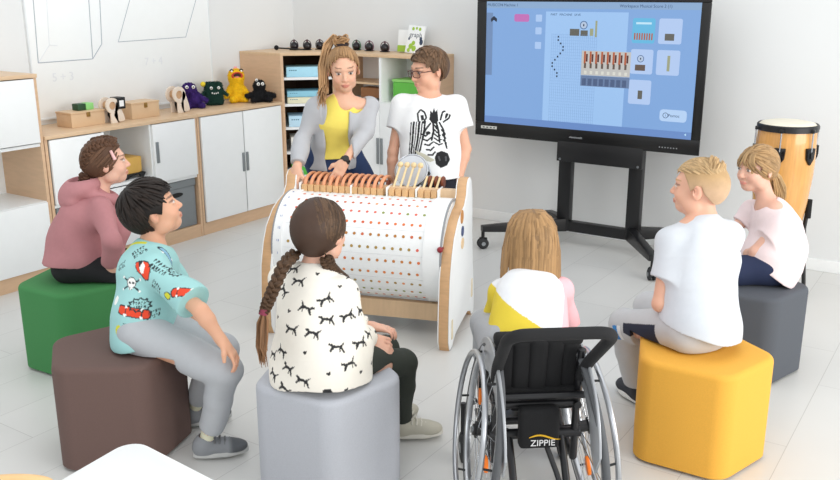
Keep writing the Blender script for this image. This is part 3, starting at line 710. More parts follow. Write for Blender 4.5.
m = MB(); panel('', .524, .14, .533, .265, '', m=m, layer=3); panel('', .50, .20, .516, .255, '', m=m, layer=3); m.obj('stand_picture', em('pale_olive', 'a3a886', .9), tv)
# thumbnail cards
panel('thumbnail_card', .693, .115, .792, .30, '63b6de', 1.0, .012, layer=2); m = MB(); panel('', .708, .145, .776, .16, '', m=m, layer=3); m.obj('card_caption', em('caption_pale', 'bfe3f5', 1.0), tv)
for (a, b_) in ((.808, .115), (.693, .345), (.808, .345), (.693, .575)): panel('thumbnail_card', a, b_, a + .099, b_ + .185, 'b0c8ee', 1.0, .012, layer=2)
m = MB()
for i in range(8): panel('', .702 + i * .0108, .225, .702 + i * .0108 + .006, .275, '', m=m, layer=3)
m.obj('orange_hammers', em('hammer_orange', 'b8603c', .9), tv)
m = MB(); panel('', .836, .225, .876, .275, '', m=m, layer=3); panel('', .735, .655, .755, .72, '', m=m, layer=3); m.obj('block_picture', em('block_dark', '6b6a63', .8), tv)
m = MB(); panel('', .854, .385, .866, .50, '', m=m, layer=3); m.obj('stand_picture', em('pale_olive', 'a3a886', .9), tv)
drumlet(.738, .415, .85)
m = MB(); panel('', .715, .46, .76, .505, '', m=m, layer=3); m.obj('block_picture', em('pin_brown', '6b5a50', .8), tv)
panel('help_bubble', .838, .785, .955, .875, 'b4d0f2', 1.0, .02, layer=3)
m = MB(); x, z = sp(.864, .83); m.lathe([(.014, 0), (.0175, 0), (.0175, .0005), (.014, .0005), (.014, 0)], frame((x, TY + .001, z), (1, 0, 0), (0, 0, 1)), 24); m.mesh(text_mesh('i', .024, .0002), frame((x, TY + .001, z), (1, 0, 0), (0, 0, 1))); m.obj('info_icon', em('ink_navy_screen', '3c5a86', .7), tv)
m = MB(); m.prism([(0, 0), (-.012, .008), (-.012, -.008)], 0, .0005, frame((sp(.95, .965)[0], TY + .001, sp(0, .965)[1]), (-1, 0, 0), (0, 0, 1))); m.obj('arrow_icon', em('caption_pale', 'bfe3f5', 1.0), tv)
m = MB(); m.span((-3.025, TY - .002, .757), (-2.90, TY + .001, .777), bev=.003); s_ = m.obj('sticker_strip', mat('sticker', 'cfcfc8', 0.5), tv)
m = MB()
for i in range(4): m.span((-3.01 + i * .028, TY - .0026, .763), (-2.995 + i * .028, TY - .0015, .771))
m.obj('sticker_marks', mat('sticker_ink', '4b4b4b', 0.6), s_)
m = MB(); m.mesh(text_mesh('clevertouch', .019, .0003), frame((-2.31, TY - .0006, .752), (1, 0, 0), (0, 0, 1))); m.obj('maker_lettering', mat('print_silver', 'b9bcc0', 0.4), tv)
m = MB()
for i in range(7): m.box((-1.745 + i * .018, TY - .0005, .742), (.006, .002, .006))
m.obj('control_dots', mat('print_silver', 'b9bcc0'), tv)
# stand
s_ = MB()
CL, CR = (-2.435, -2.345), (-1.945, -1.855); CY0, CY1 = 5.415, 5.475
for (a, b_) in (CL, CR): s_.span((a, CY0, 0.10), (b_, CY1, 1.2), bev=0.004)
s_.span((-2.44, CY0 - 0.03, 0.585), (-1.85, CY0 + 0.005, 0.72), bev=0.004)
s_.span((CL[1], CY0, 0.10), (CR[0], CY1, 0.17), bev=0.004)
st_ = s_.obj('stand_frame', BLACKM, tv)
m = MB()
for x in (-2.415, -1.875): m.cyl((x, CY0 - .034, .60), (x, CY0 - .029, .60), .008, 12)
m.obj('bolt', STEEL, st_)
def leg(p, q):
    m = MB(); p = Vector(p); q = Vector(q); d = (q - p); L_ = d.length; d.normalize(); M = frame(p, d, (0, 0, 1))
    m.prism([(-.03, -.045), (L_ * .8, -.02), (L_, -.012), (L_, .025), (L_ * .8, .03), (-.03, .045)], -.028, .028, M, bev=.003); lg = m.obj('leg', BLACKM, tv)
    c = MB(); e = q + d * -.01; c.cyl((e.x, e.y, .072), (e.x, e.y, e.z - .01), .012, 12); c.box((e.x, e.y + .005, .068), (.05, .03, .02), bev=.005); c.obj('caster_fork', BLACKP, lg)
    for s in (-.014, .014):
        m = MB(); n = Vector((-d.y, d.x, 0)); cc = e + n * s; cc.z = .038; m.lathe([(0, -.009), (.03, -.009), (.0375, -.005), (.0375, .005), (.03, .009), (0, .009)], frame(cc, d, (0, 0, 1)), 24); w_ = m.obj('caster_wheel', RUBBER, lg)
        m = MB(); m.cyl(cc - n * .0102, cc + n * .0102, .014, 14); m.obj('hub', STEEL, w_)
leg((-2.40, 5.42, .14), (-2.80, 5.02, .135)); leg((-2.40, 5.47, .14), (-2.62, 5.68, .135)); leg((-1.90, 5.42, .14), (-1.60, 4.98, .135)); leg((-1.90, 5.47, .14), (-1.62, 5.68, .135))

# ------------------------------------------------------------------ conga drum on its stand
cg = thing('conga_drum', 'tall natural wood conga drum with black rim on a black tripod stand by the wall', 'drum', (-0.955, 5.12, 0))
CC = Vector((-0.955, 5.12, 0)); WOOD = mat('conga_wood', 'd99e55', 0.25, var=0.12, vscale=14, stretch=(6, 6, 0.6), coat=0.5)
cz = 0.245
m = MB(); m.lathe([(0.095, 0), (0.108, 0.0), (0.122, .14), (0.143, .30), (0.157, .45), (0.159, .54), (0.155, .65), (0.148, .735), (0.142, .735)], Matrix.Translation(CC + Vector((0, 0, cz))), 48); m.obj('shell', WOOD, cg)
m = MB(); m.lathe([(0.150, -.03), (.160, -.03), (.160, .0), (.155, .006), (.149, .0), (.150, -.03)], Matrix.Translation(CC + Vector((0, 0, cz + .735))), 48); m.obj('rim', BLACKM, cg)
m = MB(); m.lathe([(0, .02), (.10, .018), (.138, .010), (.150, -.003), (.152, -.028)], Matrix.Translation(CC + Vector((0, 0, cz + .735))), 48); m.obj('drumhead', mat('rawhide', 'efe8d4', 0.5), cg)
for k in range(6):
    a = R(-62 + 60 * k) + YAW - R(0); dx = Vector((math.cos(a), math.sin(a), 0)); tn = Vector((-dx.y, dx.x, 0))
    m = MB(); z0 = cz + .585; M = frame(CC + dx * .157 + Vector((0, 0, z0)), tn, (0, 0, 1))
    m.prism([(0, -.055), (.026, -.02), (.03, .04), (-.03, .04), (-.026, -.02)], -.006, .014, M, bev=.003, vbev=.006); lug = m.obj('lug_plate', mat('black_chrome', '1a1a1c', 0.15, metal=0.4), cg)
    m = MB(); m.tube([CC + dx * .168 + Vector((0, 0, z0 + .02)), CC + dx * .168 + Vector((0, 0, cz + .72))], .0045, 8); m.obj('tension_rod', CHROME, lug)
    m = MB(); m.box((0, .0, .016), (.02, .03, .012), M, bev=.003); m.box(CC + dx * .163 + Vector((0, 0, cz + .715)), (.022, .022, .02), bev=.004); m.obj('bracket', BLACKM, lug)
for k in range(3):
    a = R(-13 + 120 * k) + YAW; dx = Vector((math.cos(a), math.sin(a), 0))
    m = MB(); m.tube([CC + dx * .155 + Vector((0, 0, .53)), CC + dx * .145 + Vector((0, 0, .40)), CC + dx * .185 + Vector((0, 0, .012))], .0115, 10); lg = m.obj('leg', BLACKM, cg)
    m = MB(); m.tube([CC + dx * .181 + Vector((0, 0, .05)), CC + dx * .187 + Vector((0, 0, .001))], [.016, .019], 12); m.obj('rubber_foot', RUBBER, lg)
    m = MB(); m.tube([CC + dx * .155 + Vector((0, 0, .565)), CC + dx * .157 + Vector((0, 0, .46))], .017, 10); m.obj('padded_grip', BLACKF, lg)
m = MB(); m.torus((CC.x, CC.y, .40), .145, .008, None, 40, 8); m.torus((CC.x, CC.y, .31), .10, .007, None, 32, 8)
for k in range(3):
    a = R(-13 + 120 * k) + YAW; dx = Vector((math.cos(a), math.sin(a), 0)); m.tube([CC + dx * .10 + Vector((0, 0, .31)), CC + dx * .152 + Vector((0, 0, .335))], .006, 8)
m.obj('stand_ring', BLACKM, cg)

# ------------------------------------------------------------------ pentagonal poufs
PH = 0.405
def pouf(label, x, y, hexc, rot=0.0):
    t = thing('pouf', label, 'pouf', (x, y, 0), group='pentagonal poufs around the music machine')
    Rr = 0.272; pts = [(x + Rr * math.cos(R(-90 + 36 + 72 * k + rot)), y + Rr * math.sin(R(-90 + 36 + 72 * k + rot))) for k in range(5)]
    fm = mat('pouf_' + hexc, hexc, 0.8, var=0.05, vscale=250, bump=0.10, bscale=420)
    m = MB(); m.prism(pts, 0.012, PH, vbev=0.055, vseg=6, smooth=True)
    bb = m.bm; bmesh.ops.recalc_face_normals(bb, faces=bb.faces)
    he = [e for e in bb.edges if all(abs(v.co.z - PH) < 1e-4 for v in e.verts) and len(e.link_faces) == 2]
    bmesh.ops.bevel(bb, geom=he, offset=0.022, segments=5, affect='EDGES', profile=0.5)
    for f_ in bb.faces: f_.smooth = True
    m.obj('upholstery', fm, t)
    m = MB(); q = [(x + (px_ - x) * .9, y + (py_ - y) * .9) for px_, py_ in pts]; m.prism(q, 0.0, 0.014, vbev=.045); m.obj('base', BLACKP, t)
    return t
pouf('green pentagonal pouf under the girl in pink hoodie', -3.45, 2.365, '3d8248', 3)
pouf('brown pentagonal pouf under the boy in turquoise shirt', -2.632, 1.93, '66504a', 36)
pouf('light grey pentagonal pouf under the girl with long braids', -1.82, 2.185, 'b4b7be', 5)
pouf('dark grey pentagonal pouf under the girl in pale pink shirt', -0.838, 4.01, '50545b', 1)
pouf('bright yellow pentagonal pouf under the blond boy', -0.790, 3.098, 'e5aa3f', 1)
# ------------------------------------------------------------------ white table corner and chair in front
TBX = 1
tb = thing('table', 'white table with rounded corner at the bottom edge of the photo', 'table', (-1.32, 0.82, 0))
c0 = at_depth(137, 437, 1.55)
TZ = 0.62
def onz(px, py, z):
    d = FW * FPX + RT * (px - 420) + UPV * (240 - py); return CAMP + d * ((z - CAMH) / d[2])
A_, B_, C_ = onz(60, 480, TZ), onz(133, 438, TZ), onz(215, 480, TZ)
e1 = unit(A_ - B_); e2 = unit(C_ - B_)
tp = [B_, B_ + e2 * 0.75, B_ + e2 * 0.75 + e1 * 0.65, B_ + e1 * 0.65]
m = MB(); m.prism([(p[0], p[1]) for p in tp], TZ - 0.026, TZ, vbev=0.06, vseg=8, bev=0.004); m.obj('tabletop', WHITE, tb)
cen = sum(tp) / 4
for p in tp:
    q = p + (cen - p) * 0.22; m = MB(); m.cyl((q[0], q[1], 0), (q[0], q[1], TZ - 0.026), 0.024, 20); m.obj('leg', BIRCH, tb)
CHZ = 0.66
p0, p1 = onz(-25, 476, CHZ), onz(48, 474, CHZ)
ax = unit(p1 - p0); bk2 = np.array([ax[1], -ax[0], 0])          # towards the camera side: the sitter's side lies beyond
ch = thing('chair', 'beech chair with rounded back rail in the bottom left corner of the photo', 'chair', tuple(((p0 + p1) / 2)[:2]) + (0,))
BEECH = mat('beech', 'e6bd86', 0.4, var=0.06, vscale=8, stretch=(5, 5, 1))
ctr = (p0 + p1) / 2; wd = np.linalg.norm(p1 - p0) / 2 + .012
m = MB(); pr_ = []
for i in range(25):
    a = math.pi * i / 24; pr_.append((wd * math.cos(a) * 1.0, -.035 + .035 * (abs(math.sin(a)) ** .6)))
pr_ += [(-wd, -.20), (wd, -.20)]
m.prism(pr_, -.009, .009, frame(Vector(ctr) + Vector((0, 0, .0)), ax, (0, 0, 1)), bev=.005, seg=3); m.obj('backrest', BEECH, ch)
sc = Vector(ctr) - Vector(bk2) * .18; sc.z = .36
m = MB(); m.box((0, 0, 0), (wd * 2.1, .34, .018), frame(sc, ax, bk2, (0, 0, 1)), bev=.008); m.obj('seat', BEECH, ch)
for sx in (-1, 1):
    for sy in (0.0, -.34):
        b0 = Vector(ctr) + Vector(ax) * sx * wd * .86 + Vector(bk2) * sy; hi = .52 if sy > -.1 else .352
        m = MB(); m.tube([(b0.x, b0.y, 0), (b0.x, b0.y, hi)], .012, 10); m.obj('leg', CHROME, ch)

# ------------------------------------------------------------------ large wooden music machine
UA = R(18.5); MU = Vector((math.cos(UA), math.sin(UA), 0)); MW = Vector((-MU.y, MU.x, 0)); MO = Vector((-2.585, 3.457, 0))
mm = thing('music_machine', 'wooden programmable music machine with big white dotted drum between two side panels', 'music machine', MO, UA)
ML = frame(MO, MU, MW, (0, 0, 1))
def wp(u_, w_, z): return MO + MU * u_ + MW * w_ + Vector((0, 0, z))
OUT = [(-.235, 0), (-.258, .05), (-.258, .13), (-.252, .22), (-.238, .36), (-.20, .47), (-.155, .545), (-.07, .612), (.0, .640), (.07, .657), (.112, .70), (.122, .745), (.15, .772), (.19, .775), (.222, .755), (.245, .70), (.258, .64), (.268, .45), (.292, .30), (.322, .18), (.342, .08), (.335, 0), (.285, 0), (.25, .035), (.17, .06), (.02, .055), (-.11, .045), (-.16, .022), (-.185, 0)]
def side_panel(u_, nm):
    s = 1 if u_ > 0 else -1
    M = frame(MO + MU * u_, MW, (0, 0, 1)); t = 0.0235                  # local z = MU
    core = MB(); core.prism(OUT, -t, t, M, bev=0.002); o = core.obj('side_panel', PLYEDGE, mm)
    for a, b in ((-t - .006, -t), (t, t + .006)):
        f = MB(); f.prism([(x * 1.004, max(z, 0.004)) for x, z in OUT], a, b, M, bev=0.003); f.obj('white_facing', WHITE, o)
    return o
sl_ = side_panel(-.462, 'left'); sr_ = side_panel(.455, 'right')
for (w_, z, hx, rx, rz) in ((-.005, .615, 'c98a4a', .030, .034), (.012, .538, '3d4d78', .026, .026), (.015, .475, 'e6c79d', .028, .028)):      # cut-outs and inlays on the outer face
    m = MB(); m.prism([(rx * math.cos(a), rz * math.sin(a)) for a in np.linspace(0, 2 * math.pi, 20, endpoint=False)], 0, .0035, frame(wp(.4845, w_, z), MW, (0, 0, 1))); m.obj('inlay_disc', mat('inlay_' + hx, hx, 0.5), sr_)
for (w_, z) in ((-.20, .10), (.27, .16)):
    m = MB(); m.prism([(-.014, -.05), (.014, -.05), (.010, .05), (-.010, .05)], 0, .003, frame(wp(.4845, w_, z), MW, (0, 0, 1)), vbev=.006); m.obj('inlay_strip', mat('inlay_cream', 'e2d3b4', 0.5), sr_)
m = MB(); m.ball(wp(.425, -.212, .50), .0145); m.cyl(wp(.432, -.17, .50), wp(.427, -.21, .50), .007, 10); m.obj('red_knob', mat('knob_red', '8e1c2a', 0.35), sr_)
# the drum
DC, DR = (0.045, .425), .255
Md = frame(MO + MW * DC[0] + Vector((0, 0, DC[1])), MW, (0, 0, 1))      # local z along the axle
DU0, DU1 = -.432, .425
m = MB(); m.use(WHITE); m.lathe([(0, DU0), (DR - .01, DU0), (DR, DU0 + .01), (DR, DU1 - .01), (DR - .01, DU1), (0, DU1)], Md, 96); dr = m.obj('drum', None, mm)
for (a, b) in ((DU0 + .0, DU0 + .045), (DU1 - .085, DU1 - .0)):
    m = MB(); m.lathe([(DR - .002, a), (DR + .007, a), (DR + .007, b), (DR - .002, b)], Md, 96); m.obj('drum_rim', WHITE, dr)
for u_ in (DU0 - .004, DU1 + .002):
    m = MB(); m.torus((0, 0, u_), DR + .003, .006, Md, 72, 8); m.obj('rim_ring', mat('ring_grey', '8d9093', 0.4), dr)
cols = ['e2763f', 'd95b32', 'e58b4a', 'b5772f', 'd0643a', 'e79a62', 'a98a44', 'df6b5a', '8f9a52', 'c9803c']
rows = 26; rg = random.Random(3)
dots = {}
for i in range(rows):
    th = 2 * math.pi * i / rows
    for j in range(17):
        u_ = -.352 + j * .0415 + (.0 if i % 2 == 0 else .008)
        dots.setdefault(cols[(i * 3 + rg.choice([0, 0, 0, 1])) % len(cols)], []).append((th, u_))
for hx, lst in dots.items():
    m = MB()
    tb_ = bmesh.new()
    for th, u_ in lst:
        c = Vector(((DR + .0008) * math.cos(th), (DR + .0008) * math.sin(th), u_)); n = Vector((math.cos(th), math.sin(th), 0)); t1 = Vector((0, 0, 1)); t2 = n.cross(t1); r_ = .0078
        tb_.faces.new([tb_.verts.new(c + t1 * r_ * math.cos(a) + t2 * r_ * math.sin(a)) for a in np.linspace(0, 2 * math.pi, 8, endpoint=False)])
    m._take(tb_, Md); m.obj('peg_holes', mat('peg_' + hx, hx, 0.6), dr, kind='stuff')
m = MB()
for i in range(26):
    th = 2 * math.pi * i / 26
    m.mesh(text_mesh(str((i % 13) + 1), .016, 0.0003), Md @ Matrix.Rotation(th, 4, 'Z') @ frame((DR + .0082, 0, -.405), (0, 0, 1), (0, -1, 0)))
m.obj('row_numbers', mat('print_blue', '3f5fa8', 0.6), dr)
m = MB()
for i in range(0, rows, 2):
    th = 2 * math.pi * (i + .5) / rows
    m.box((DR + .0003, 0, 0), (.0008, .0012, DU1 - DU0 - .1), Md @ Matrix.Rotation(th, 4, 'Z'))
m.obj('panel_seam', mat('seam_grey', 'd5d6d8', 0.5), dr)
# beams
MB().span((-.44, -.075, .085), (.435, -.035, .175), ML, bev=.003).obj('lower_beam', BIRCHX, mm)
RW, RZ = .165, .69
MB().span((-.465, RW - .022, RZ - .022), (.46, RW + .022, RZ + .022), ML, bev=.004).obj('top_rail', BIRCHX, mm)
MB().span((-.43, RW - .03, RZ - .06), (.43, RW + .05, RZ - .035), ML, bev=.004).obj('rear_tray', BLACKP, mm)
# hammer blocks and arms
ORG = mat('hammer_wood', 'e09d74', 0.5, var=0.1); CRM = mat('hammer_cream', 'e8cfa0', 0.5, var=0.08); DWD = mat('dark_wood', '7d3f26', 0.45, var=0.1)
def hammer(u_, kind):
    blk = MB(); blk.span((u_ - .0155, RW - .055, RZ - .025), (u_ + .0155, RW + .035, RZ + .016), ML, bev=.004); o = blk.obj('hammer_block', mat('block_wood', 'd9ae7c', 0.5, var=0.14), mm)
    pts = []
    if kind == 'arc':
        for i in range(13):
            a = math.pi * (0.0 + i / 12 * 0.98); pts.append(wp(u_ + .010 * i / 12, RW + .040 - .080 * math.cos(a), RZ + .014 + .044 * math.sin(a)))
        m = MB(); m.tube(pts, [.0095] * 9 + [.0095, .0095, .0095, .009], 8); m.obj('hammer_arm', ORG, o)
        m = MB(); m.lathe([(0, -.006), (.024, -.006), (.027, 0), (.024, .006), (0, .006)], frame(wp(u_ + .012, RW + .06, RZ + .016), MW, (0, 0, 1)), 18); m.obj('dark_pad', DWD, o)
    elif kind == 'mallet':
        m = MB(); m.tube([wp(u_, RW - .02, RZ + .012), wp(u_ + .012, RW + .08, RZ + .118)], .006, 8); m.obj('hammer_arm', CRM, o)
        m = MB(); m.ball(wp(u_ + .012, RW + .08, RZ + .120), .0155); m.obj('hammer_head', CRM, o)
    elif kind == 'short':
        m = MB(); m.tube([wp(u_, RW - .01, RZ + .012), wp(u_ + .006, RW + .06, RZ + .068)], .006, 8); m.obj('hammer_arm', CRM, o)
        m = MB(); m.lathe([(0, -.008), (.028, -.008), (.033, 0), (.028, .008), (0, .008)], frame(wp(u_ + .02, RW + .07, RZ + .040), MW, (0, 0, 1)), 20); m.obj('dark_pad', DWD, o)
k0 = -.385
for i in range(13): hammer(k0 + i * .0345, 'arc')
for i in range(4): hammer(k0 + .475 + i * .036, 'mallet')
for i in range(3): hammer(k0 + .63 + i * .034, 'short')
for u_ in (k0 - .024, k0 + 7 * .0345 + .0172, k0 + .452, k0 + .607, k0 + .722): m = MB(); m.span((u_ - .004, RW - .060, RZ - .032), (u_ + .004, RW + .04, RZ + .026), ML, bev=.003); m.obj('divider', WHITE, mm)
# small snare mounted behind the hammers
SQ = 1.0
sd = thing('snare_drum', 'small silver snare drum standing behind the cream mallets of the machine', 'drum', wp(.155, .27, .70))
Ms = frame(wp(.150, .30, .765), MU, Vector((0, 0, 1)) * .86 + MW * .5)
m = MB(); m.lathe([(.082, -.05), (.086, -.05), (.086, .02), (.082, .02)], Ms, 36); m.obj('shell', STEEL, sd)
m = MB(); m.lathe([(0, .021), (.082, .021), (.084, .016)], Ms, 36); m.obj('drumhead', mat('drumhead_grey', 'c6cbd2', 0.4), sd)
m = MB(); m.torus((0, 0, .02), .087, .004, Ms, 40, 8); m.torus((0, 0, -.05), .087, .004, Ms, 40, 8); m.obj('hoop', CHROME, sd)
for k in range(6):
    a = 2 * math.pi * k / 6; m = MB(); m.box((.088 * math.cos(a), .088 * math.sin(a), -.015), (.012, .012, .03), Ms, bev=.003); m.obj('lug', BLACKM, sd)
m = MB(); m.tube([wp(.150, .31, .70), wp(.150, .24, .655)], .008, 8); m.obj('mount', BLACKM, sd)

# ------------------------------------------------------------------ people: body, hair and clothes from distance fields
SKIN = mat('skin', 'ffffff', 0.5, var=0.02, vscale=30, vcol=True, sss=0.12)
HAIRM = mat('hair', 'ffffff', 0.55, spec=.3, var=0.08, vscale=40, vcol=True)
CLOTH = mat('cloth', 'ffffff', 0.88, var=0.02, vscale=40, vcol=True, bump=0.05, bscale=350)
RES = 0.004
def depth_of(p): return float((np.asarray(p) - CAMP) @ FW)
def fit(par, px, py, L, s=0):
    """point on the sight line of (px, py) at distance L from par; s=+1 takes the farther solution, -1 the nearer"""
    d = unit(FW * FPX + RT * (px - 420) + UPV * (240 - py)); v = CAMP - np.asarray(par, float)
    b = d @ v; c = v @ v - L * L; disc = b * b - c
    if disc < 0: return CAMP + d * (-b)
    return CAMP + d * (-b + (1 if s > 0 else -1) * math.sqrt(disc)) if s else CAMP + d * (-b)
def hframe(az, pitch=0.0, roll=0.0):
    f = azim(az); r = np.array([f[1], -f[0], 0.0]); u_ = np.array([0, 0, 1.0]); p, q = R(pitch), R(roll)
    f2 = f * math.cos(p) + u_ * math.sin(p); u2 = np.cross(r, f2)
    return np.array([r * math.cos(q) + u2 * math.sin(q), f2, u2 * math.cos(q) - r * math.sin(q)])
class Head:
    def __init__(s, o, az, pitch=0.0, roll=0.0, k=1.0): s.o = np.asarray(o, float); s.M = hframe(az, pitch, roll); s.k = k
    def p(s, x, y, z): return s.o + s.k * (x * s.M[0] + y * s.M[1] + z * s.M[2])
    def loc(s, V): return (np.asarray(V) - s.o) @ s.M.T / s.k
    def build(s, f, neck, nr, female=False):
        k, M = s.k, s.M; jw = .90 if female else 1.0
        E = lambda c, r, kk, op='add': f.ell(s.p(c[0] * (jw if c[2] < -.03 else 1), c[1], c[2]), np.array((r[0] * (jw if c[2] < -.03 else 1), r[1], r[2])) * k, M, kk * k, op)
        f.cone(neck, s.p(0, -.022, -.055), nr * 1.08, nr * .98, .03)
        E((0, -.010, .022), (.073, .092, .083), .02); E((0, .026, -.034), (.056, .060, .074), .03)
        E((0, .052, -.083), (.028, .028, .024), .02)
        for q in (-1, 1): E((q * .035, .050, -.036), (.026, .030, .026), .02); E((q * .050, .012, -.070), (.016, .028, .022), .025)
        f.cone(s.p(-.03, .074, .022), s.p(.03, .074, .022), .012 * k, .012 * k, .014 * k)
        for q in (-1, 1): E((q * .031, .098, .002), (.017, .020, .011), .012, 'sub')
        for q in (-1, 1): E((q * .031, .0735, .001), (.0135, .0135, .0105), .003)
        f.cone(s.p(0, .082, .004), s.p(0, .099, -.030), .0065 * k, .0105 * k, .008 * k)
        for q in (-1, 1): E((q * .010, .090, -.034), (.007, .009, .006), .006)
        E((0, .085, -.058), (.020, .009, .0055), .005); E((0, .083, -.068), (.017, .010, .006), .005)
        f.cone(s.p(-.02, .0955, -.0632), s.p(.02, .0955, -.0632), .0022 * k, .0022 * k, .004 * k, 'sub')
        for q in (-1, 1):
            Me = np.array([M[0] * math.cos(.45) + q * -M[1] * math.sin(.45) * 1, M[1] * math.cos(.45) + q * M[0] * math.sin(.45), M[2]])
            f.ell(s.p(q * .077, -.010, -.008), np.array((.007, .019, .031)) * k, Me, .008 * k)
            f.ell(s.p(q * .086, -.004, -.004), np.array((.007, .009, .018)) * k, Me, .004 * k, 'sub')
    def paint(s, V, C, skin, brow, iris, gaze=0.0, lip='c27868', brow_t=1.0, brow_z=.0265):
        q = s.loc(V); x, y, z = q[:, 0], q[:, 1], q[:, 2]; ax = np.abs(x); front = y > .045
        def mix(m, hx, a=1.0):
            m = np.clip(m, 0, 1)[:, None] * a; C[:] = C * (1 - m) + np.array(lin(hx)) * m
        def soft(v, w=.35): return np.clip((1 - v) / w + .5, 0, 1)
        cheek = np.exp(-(((ax - .038) / .02) ** 2 + ((z + .035) / .018) ** 2)) * front; mix(cheek, 'e58f7c', .22)
        nose = np.exp(-((x / .012) ** 2 + ((z + .03) / .014) ** 2)) * (y > .09); mix(nose, 'e08a78', .18)
        mix(soft(((x / .0225) ** 2 + ((z + .0632) / .0095) ** 2)) * front * (y > .07), lip, .75)
        mix(soft((ax - .033) ** 2 / .016 ** 2 + ((z - .0075) / .0050) ** 2, .5) * front, '4a3530', .75)
        mix(soft(((ax - .031) / .0125) ** 2 + ((z - .001) / .0062) ** 2) * front, 'd9d3cd', .9)
        ix = x - np.sign(x) * .031 - gaze
        mix(soft((ix / .0062) ** 2 + ((z - .001) / .0065) ** 2, .5) * front, iris); mix(soft((ix / .003) ** 2 + ((z - .001) / .003) ** 2, .6) * front, '0c0a0a')
        bz = z - (brow_z - ((ax - .030) ** 2) * 6); mix(soft((bz / (.0036 * brow_t)) ** 2 + ((ax - .031) / .019) ** 4, .8) * front, brow, .8)
        ear = np.exp(-(((ax - .078) / .01) ** 2 + ((y + .008) / .02) ** 2 + ((z + .01) / .03) ** 2)); mix(ear, 'd98b78', .3)
def hand(f, wr, d, pn, curl, k, thumb, spread=.10, rs=.005):
    """wrist, finger direction, palm normal, curl 0..1.5, size, side of the thumb (+1/-1 along d x pn)"""
    wr = np.asarray(wr, float); d = unit(d); pn = unit(np.asarray(pn) - d * (d @ np.asarray(pn))); lt = np.cross(d, pn) * thumb
    M = np.array([lt, d, pn])
    f.rbox(wr + d * .042 * k, np.array([.033, .043, .0125]) * k, M, .012 * k, .012 * k)
    f.cone(wr - d * .01 * k, wr + d * .03 * k, .021 * k, .020 * k, .02 * k)
    for i, (o, L) in enumerate(((.026, .066), (.0087, .075), (-.0087, .069), (-.026, .053))):
        b = wr + d * .080 * k + lt * o * k; fd = unit(d + lt * o / .026 * spread); q = pn; r = .0080 * k
        for j, fr in enumerate((.45, .32, .23)):
            a = curl * (.35, .75, .6)[j]; fd, q = fd * math.cos(a) + q * math.sin(a), q * math.cos(a) - fd * math.sin(a)
            e = b + fd * L * fr * k; f.cone(b, e, r, r * .92, rs * k * .6); b = e; r *= .92
    t0 = wr + d * .022 * k + lt * .024 * k; t1 = t0 + unit(lt * .75 + d * .75 + pn * .25) * .036 * k; t2 = t1 + unit(d * .9 + lt * .25 + pn * .35 * (1 + curl)) * .030 * k
    f.chain([t0, t1, t2], [.013 * k, .0105 * k, .0085 * k], .010 * k)
def limb(f, pts, rs, k=.015): f.chain(pts, rs, k)
class Body:
    """joints in world space; builds one continuous skin mesh"""
    def __init__(s, **kw): s.__dict__.update(kw)
    def lat(s): return unit(s.shR - s.shL)
    def skin(s, parent, tone, hd, brow, iris, gaze=0.0, lip='c27868', hands=(None, None), female=False, brow_t=1.0, res=RES, nrk=1.0, torso=True, hidden_legs=False):
        k = s.k; P = [s.pelvis, s.neck, s.shL, s.shR, s.elL, s.elR, s.wrL, s.wrR, s.knL, s.knR, s.anL, s.anR, hd.p(0, 0, .115 )]
        lo = np.min(P, 0) - .14; hi = np.max(P, 0) + .14; f = Field(lo, hi, res)
        hipL = s.pelvis - s.hl * .075 * k; hipR = s.pelvis + s.hl * .075 * k; lat = s.lat(); mid = s.pelvis * .5 + s.neck * .5
        if hasattr(s, 'mid'): mid = s.mid
        f.slab(s.pelvis, mid, s.hl, .115 * k, .075 * k, .10 * k, .07 * k, .03); f.slab(mid, s.neck - (s.neck - mid) * .22, lat, .10 * k, .07 * k, .105 * k, .066 * k, .04)
        for sh in (s.shL, s.shR): f.cone(s.neck - np.array([0, 0, .012]), sh, .036 * k, .034 * k, .03)
        for sh, el, wr, q, hn in ((s.shL, s.elL, s.wrL, -1, hands[0]), (s.shR, s.elR, s.wrR, 1, hands[1])):
            m = el * .72 + wr * .28; limb(f, [sh, el], [.037 * k, .029 * k]); limb(f, [el, m, wr], [.029 * k, .0295 * k, .0195 * k])
            if hn: hand(f, wr, hn['d'], hn['n'], hn.get('curl', .4), s.k * hn.get('s', .88), hn.get('thumb', 1), hn.get('spread', .1))
            else: f.ell(wr + unit(wr - el) * .04 * k, np.array([.03] * 3) * k)
        for hp, kn, an, q in ((hipL, s.knL, s.anL, -1), (hipR, s.knR, s.anR, 1)):
            c_ = kn * .7 + an * .3; limb(f, [hp, kn], [.068 * k, .045 * k], .03); limb(f, [kn, c_, an], [.044 * k, .043 * k, .027 * k]); f.cone(an, an + np.array([0, 0, -.03 * k]), .027 * k, .03 * k, .01)
        hd.build(f, s.neck - np.array([0, 0, .01]), .043 * k * nrk, female)
        V, F = f.verts(); V = relax(V, F, 1, .4)
        C = np.tile(np.array(lin(tone)) * np.array([.86, .80, .76]), (len(V), 1))
        for wr, el, hn in ((s.wrL, s.elL, hands[0]), (s.wrR, s.elR, hands[1])):
            if hn is None: continue
            tip = wr + unit(hn['d']) * .13 * k; dd = np.linalg.norm(V - tip, axis=1); w_ = np.clip(1 - dd / (.07 * k), 0, 1)[:, None] * .25
            C = C * (1 - w_) + np.array(lin('d9826f')) * w_
        hd.paint(V, C, tone, brow, iris, gaze, lip, brow_t, .031 if female else .0265)
        return mesh_obj('body', V, F, SKIN, parent, C)
